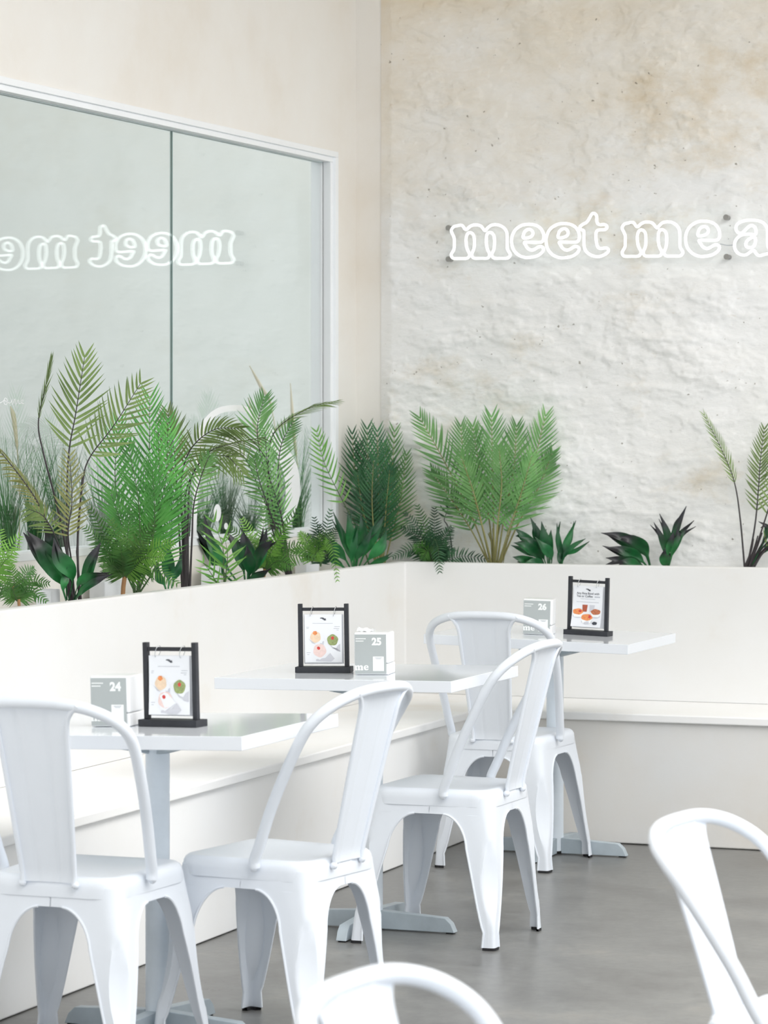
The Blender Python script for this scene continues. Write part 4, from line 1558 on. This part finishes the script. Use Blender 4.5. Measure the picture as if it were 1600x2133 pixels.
# --- back planter
o, d = plant_root('fern', 905, True, 'dark feathery fern in the back planter drooping over the rim', 'fern', GP)
fern(o, 905, 1180, d, True, [(820, 1160, -.05, 26), (838, 1100, 0, 22), (870, 1055, .02, 12), (905, 1060, .0, 10), (940, 1100, -.02, 16), (945, 1150, -.06, 20), (862, 1140, -.08, 18), (895, 1110, -.06, 12), (1015, 1165, -.02, 14), (845, 1070, .02, 16), (880, 1165, -.1, 26), (930, 1130, -.1, 18)],
     [M['fern_dark'], M['fern_dark'], M['fern'], M['fern_dark']], M['stem_dark'], .05, .012, 22)
frond(o, [(905, 1180), (904, 1125, -.08), (912, 1140, -.2), (916, 1190, -.25)], d, True, M['fern_dark'], M['stem_green'], .2, 22, .045, .011, 10, 76, 50, .12, .002, WS=.52, tipcut=.5)
frond(o, [(944, 1195), (940, 1130), (932, 1095), (926, 1080), (945, 1045, 0), (965, 1068, 0)], d, True, M['fern_dark'], M['stem_dark'], .62, 12, .045, .011, 0, 72, 50, .05, .003)

o, d = plant_root('palm', 1030, True, 'big green fan of palm fronds standing alone against the rough wall', 'palm', GP)
for pts, L_, rl in (([(1024, 1190), (985, 1080), (925, 960), (876, 872)], .12, 0), ([(1026, 1190), (1000, 1080, -.03), (970, 980, -.05), (960, 890, -.05)], .115, 10), ([(1030, 1190), (1028, 1080, -.02), (1026, 970, -.04), (1024, 870, -.03)], .13, 0), ([(1033, 1190), (1050, 1080, -.03), (1070, 980, -.05), (1076, 890, -.05)], .115, -8),
                    ([(1036, 1190), (1072, 1080), (1110, 970), (1136, 868)], .12, 0), ([(1036, 1190), (1080, 1090, .02), (1120, 1020, .03), (1150, 945, .03)], .105, 12), ([(1030, 1190), (1036, 1100, -.08), (1045, 1010, -.11), (1040, 935, -.12)], .115, 4), ([(1028, 1190), (1006, 1100, -.06), (985, 1020, -.09), (960, 950, -.1)], .11, -10),
                    ([(1026, 1190), (985, 1110, .02), (940, 1040, .03), (900, 985, .03)], .1, 10), ([(1034, 1190), (1058, 1110, -.07), (1085, 1030, -.1), (1108, 950, -.1)], .11, 8), ([(1030, 1190), (1020, 1090, .03), (1000, 980, .05), (985, 890, .05)], .11, 0)):
    frond(o, pts, d, True, M['palm_mid'], M['stem_olive'], .36, 25, L_, .0115, rl, 54, 20, .03, .004)
stalk_bundle(o, 1030, d, True, M['stem_olive'], 8, 26, 1190, 1085, 0, .0042)
frond(o, [(1046, 1190), (1052, 1150), (1058, 1120), (1052, 1090), (1044, 1088)], d, True, M['palm_mid'], M['stem_olive'], .6, 5, .03, .008, 20, 40, 20, .3, .002)

o, d = plant_root('broadleaf_plant', 1140, True, 'clump of glossy green broad leaves right of the big fan palm', 'plant', GP)
for pts, wd_, rl in (([(1142, 1190), (1138, 1150), (1122, 1115), (1105, 1078)], .045, 0), ([(1144, 1190), (1142, 1150, -.03), (1134, 1120, -.04), (1128, 1086, -.04)], .05, 10), ([(1140, 1190), (1125, 1160, -.02), (1098, 1140, -.04), (1070, 1130, -.04)], .045, 10), ([(1140, 1190), (1118, 1172, -.04), (1092, 1165, -.06), (1068, 1160, -.06)], .045, -15),
                     ([(1146, 1190), (1148, 1160, -.05), (1132, 1140, -.08), (1114, 1118, -.08)], .045, 30), ([(1145, 1190), (1146, 1155, .02), (1146, 1130, .02), (1148, 1104, .02)], .035, -10), ([(1138, 1190), (1122, 1150, .03), (1095, 1120, .03), (1072, 1100, .03)], .045, 0), ([(1142, 1190), (1130, 1178, -.06), (1110, 1172, -.08), (1086, 1178, -.1)], .04, 20),
                     ([(1142, 1190), (1130, 1158, .0), (1108, 1132, .0), (1082, 1118, .0)], .05, 10)):
    blade(o, pts, d, True, M['broad_green'], wd_, rl)
o, d = plant_root('leaf_sprig', 1170, True, 'slender upright sprig of three green leaves right of the glossy clump', 'plant', GP)
for pts, wd_, rl in (([(1169, 1190), (1170, 1160), (1164, 1125), (1160, 1090)], .024, 0), ([(1170, 1190), (1174, 1150), (1184, 1120), (1200, 1084)], .03, 15), ([(1168, 1190), (1176, 1158, -.02), (1194, 1138, -.03), (1220, 1122, -.03)], .026, -15), ([(1168, 1192), (1168, 1170), (1170, 1150), (1172, 1136)], .035, 0)):
    blade(o, pts, d, True, M['broad_green'], wd_, rl)
o, d = plant_root('broadleaf_plant', 1355, True, 'black tipped broad leaf plant leaning left over the back planter', 'plant', GP)
for pts, wd_, rl in (([(1358, 1192), (1340, 1150), (1300, 1120), (1252, 1110)], .05, 0), ([(1357, 1192), (1335, 1165, -.02), (1300, 1148, -.03), (1260, 1140, -.03)], .05, 10), ([(1356, 1192), (1345, 1145, -.03), (1320, 1125, -.05), (1290, 1118, -.05)], .055, -10), ([(1358, 1192), (1348, 1150, .02), (1330, 1128, .02), (1304, 1112, .02)], .045, 10),
                     ([(1355, 1194), (1330, 1172, -.05), (1298, 1166, -.07), (1262, 1162, -.07)], .045, -20), ([(1352, 1196), (1330, 1178, -.06), (1305, 1172, -.08), (1276, 1172, -.08)], .04, 20)):
    blade(o, pts, d, True, M['broad'], wd_, rl)
o, d = plant_root('broadleaf_plant', 1388, True, 'upright black tipped leaf plant right of the leaning one', 'plant', GP)
for pts, wd_, rl in (([(1387, 1194), (1386, 1150), (1378, 1120), (1362, 1088)], .03, 0), ([(1388, 1194), (1394, 1140), (1388, 1105), (1374, 1070)], .032, 10), ([(1389, 1194), (1400, 1140), (1410, 1100), (1430, 1054)], .036, -8), ([(1390, 1194), (1402, 1150, -.02), (1418, 1112, -.03), (1446, 1084, -.03)], .03, 15),
                     ([(1387, 1194), (1384, 1175, -.03), (1386, 1158, -.04), (1388, 1140, -.04)], .05, 0), ([(1390, 1194), (1400, 1150, -.04), (1408, 1120, -.05), (1414, 1095, -.05)], .03, 25), ([(1388, 1194), (1392, 1150, -.05), (1398, 1130, -.06), (1404, 1108, -.06)], .035, -20)):
    blade(o, pts, d, True, M['broad'], wd_, rl)

o, d = plant_root('palm', 1552, True, 'sparse olive palm on dark fanned stems at the right edge', 'palm', GP)
frond(o, [(1552, 1192), (1542, 1080), (1530, 1005), (1505, 940), (1468, 866)], d, True, M['palm_olive'], M['stem_dark'], .5, 24, .07, .009, 58, 52, 24, .02, .0038)
frond(o, [(1554, 1192), (1572, 1100), (1580, 1020), (1584, 960), (1592, 895)], d, True, M['palm_olive'], M['stem_dark'], .36, 26, .075, .010, 10, 56, 22, .02, .004)
frond(o, [(1556, 1192), (1585, 1110, -.04), (1612, 1020, -.06), (1620, 960, -.06), (1612, 900, -.06)], d, True, M['palm_olive'], M['stem_dark'], .36, 24, .08, .010, -10, 56, 22, .02, .004)
frond(o, [(1558, 1192), (1590, 1150, -.02), (1640, 1090, -.02), (1690, 1000, -.02)], d, True, M['palm_olive'], M['stem_dark'], .4, 22, .09, .010, 0, 56, 22, .02, .004)
for k in range(7):
    x1 = 1570 + k * 9
    MB().tube(catmull(path3([(1546 + k * 3, 1194), ((1550 + x1) / 2 + 4, 1150), (x1, 1110 + abs(k - 2) * 6, -.02 * k)], d, True), 6), lambda t: .0045 * (1 - .5 * t), 6).build('stalk', M['stem_dark'], o, smooth=80)
for pts, wd_, rl in (([(1560, 1192), (1590, 1130), (1600, 1100), (1580, 1086)], .022, 0), ([(1560, 1192), (1590, 1150), (1606, 1135), (1622, 1130)], .025, 30)):
    blade(o, pts, d, True, M['broad'], wd_, rl)

# white foam blocks wedged between the plants
for i, (px, yy, sx, sy, sz, rot, lab) in enumerate(((100, -4.33, .05, .09, .07, 8, 'white foam block beside the small fern at the near end'), (222, -4.36, .06, .12, .075, -5, 'white foam block behind the brown stemmed fern by the bright palm'),
                                                    (440, -4.36, .05, .10, .085, 10, 'white foam block behind the young light green palm'), (640, -4.36, .05, .10, .07, -8, 'white foam block behind the hanging fern near the corner'))):
    dd = ray(px, 1200)
    q = CAM + dd * (yy / dd.x)
    bo = MB().box(-sx / 2, sx / 2, -sy / 2, sy / 2, 0, sz).build('foam_block', M['foam'], bevel=.004)
    bo.location = (q.x, q.y, FILL + .004)
    bo.rotation_euler = (0, 0, math.radians(rot))
    tag(bo, lab, 'foam block', 'foam blocks in the planter')

# ------------------------------------------------------------------ reeds outside the glass
GO = 'reed clumps outside the window'
XO = -4.92


def reed_clump(px, top, n, spread, mat, label, dark=False, upright=.5):
    dd = ray(px, 1160)
    q = CAM + dd * (XO / dd.x)
    root = empty('reed_clump', (q.x, q.y, 1.03))
    tag(root, label, 'grass', GO)
    dep = (q - CAM).dot(FW)
    ht = CAM_H + (HORIZON - top) / FPX * dep - 1.03
    mb = MB()
    for k in range(n):
        a = random.random() * 2 * PI
        r = spread * math.sqrt(random.random())
        h = ht * random.uniform(.55, 1.0)
        b0 = Vector((random.uniform(-.02, .02), random.uniform(-.02, .02), 0))
        tip = Vector((r * math.cos(a), r * math.sin(a), h))
        tip.x = max(-.35, min(.30, tip.x))
        side = Vector((-math.sin(a + 1), math.cos(a + 1), 0)) * random.uniform(.0016, .0032)
        rows = []
        for j in range(6):
            t = j / 5
            p_ = b0 + Vector((tip.x * t ** 1.8, tip.y * t ** 1.8, tip.z * t))
            ww = (1 - t * .85)
            rows.append([p_ - side * ww, p_ + side * ww])
        mb.loft([[r_[0] for r_ in rows], [r_[1] for r_ in rows]])
    mb.build('blades', mat, root)
    st = MB()
    for k in range(3):
        st.tube([(random.uniform(-.02, .02), random.uniform(-.02, .02), 0), (random.uniform(-.03, .03), random.uniform(-.03, .03), ht * .4)], .004, 6)
    st.build('stalk', M['stem_green'], root)
    return root, dep


reed_clump(20, 880, 102, .14, M['grass_pale'], 'pale reed clump outside the glass at the far left edge')
reed_clump(72, 905, 85, .12, M['grass'], 'green reed clump outside the glass left of the tall olive palm')
reed_clump(128, 890, 102, .14, M['grass'], 'green reed clump outside the glass right behind the tall olive palm')
reed_clump(215, 930, 119, .2, M['grass'], 'green reed clump outside the glass left of the bright palm')
reed_clump(395, 1000, 68, .10, M['grass'], 'narrow reed clump outside the glass behind the near-black stems')
reed_clump(425, 985, 85, .14, M['grass'], 'reed clump outside the glass right beside the white emblem edge')
reed_clump(470, 960, 119, .09, M['grass'], 'dense upright reed clump outside the glass through the white emblem')
reed_clump(520, 1000, 102, .18, M['grass'], 'reed clump outside the glass behind the purple black leaves')
reed_clump(572, 960, 119, .12, M['grass'], 'reed clump outside the glass behind the brown stemmed fern')
reed_clump(620, 880, 102, .17, M['grass_pale'], 'rightmost reed clump outside the glass next to the window jamb')


def plume(pts, label):
    root = empty('dry_plume')
    tag(root, label, 'grass', 'dry plumes outside the window')
    dd = ray(pts[0][0], 1160)
    dep = XO / dd.x
    base = at_depth(pts[0][0], 1000, dep)
    c = catmull([Vector((base.x, base.y, 1.03))] + [at_depth(x, y, dep) for x, y in pts], 8)
    n = len(c)
    MB().tube(c, .0022, 6).build('stalk', M['plume'], root)
    MB().tube(c[n // 2:], lambda t: .001 + .0075 * math.sin(PI * min(1, t * .85 + .15)), 8).build('seed_head', M['plume'], root, smooth=80)


plume([(585, 1000), (566, 850), (545, 808), (520, 762)], 'beige dry plume leaning left outside the glass')
plume([(622, 1000), (612, 900), (605, 798)], 'beige upright dry plume outside the glass near the jamb')
plume([(560, 1000), (530, 880), (518, 828)], 'short beige dry plume outside the glass above the emblem')
plume([(40, 1000), (30, 880), (22, 846)], 'short beige dry plume outside the glass at the far left')
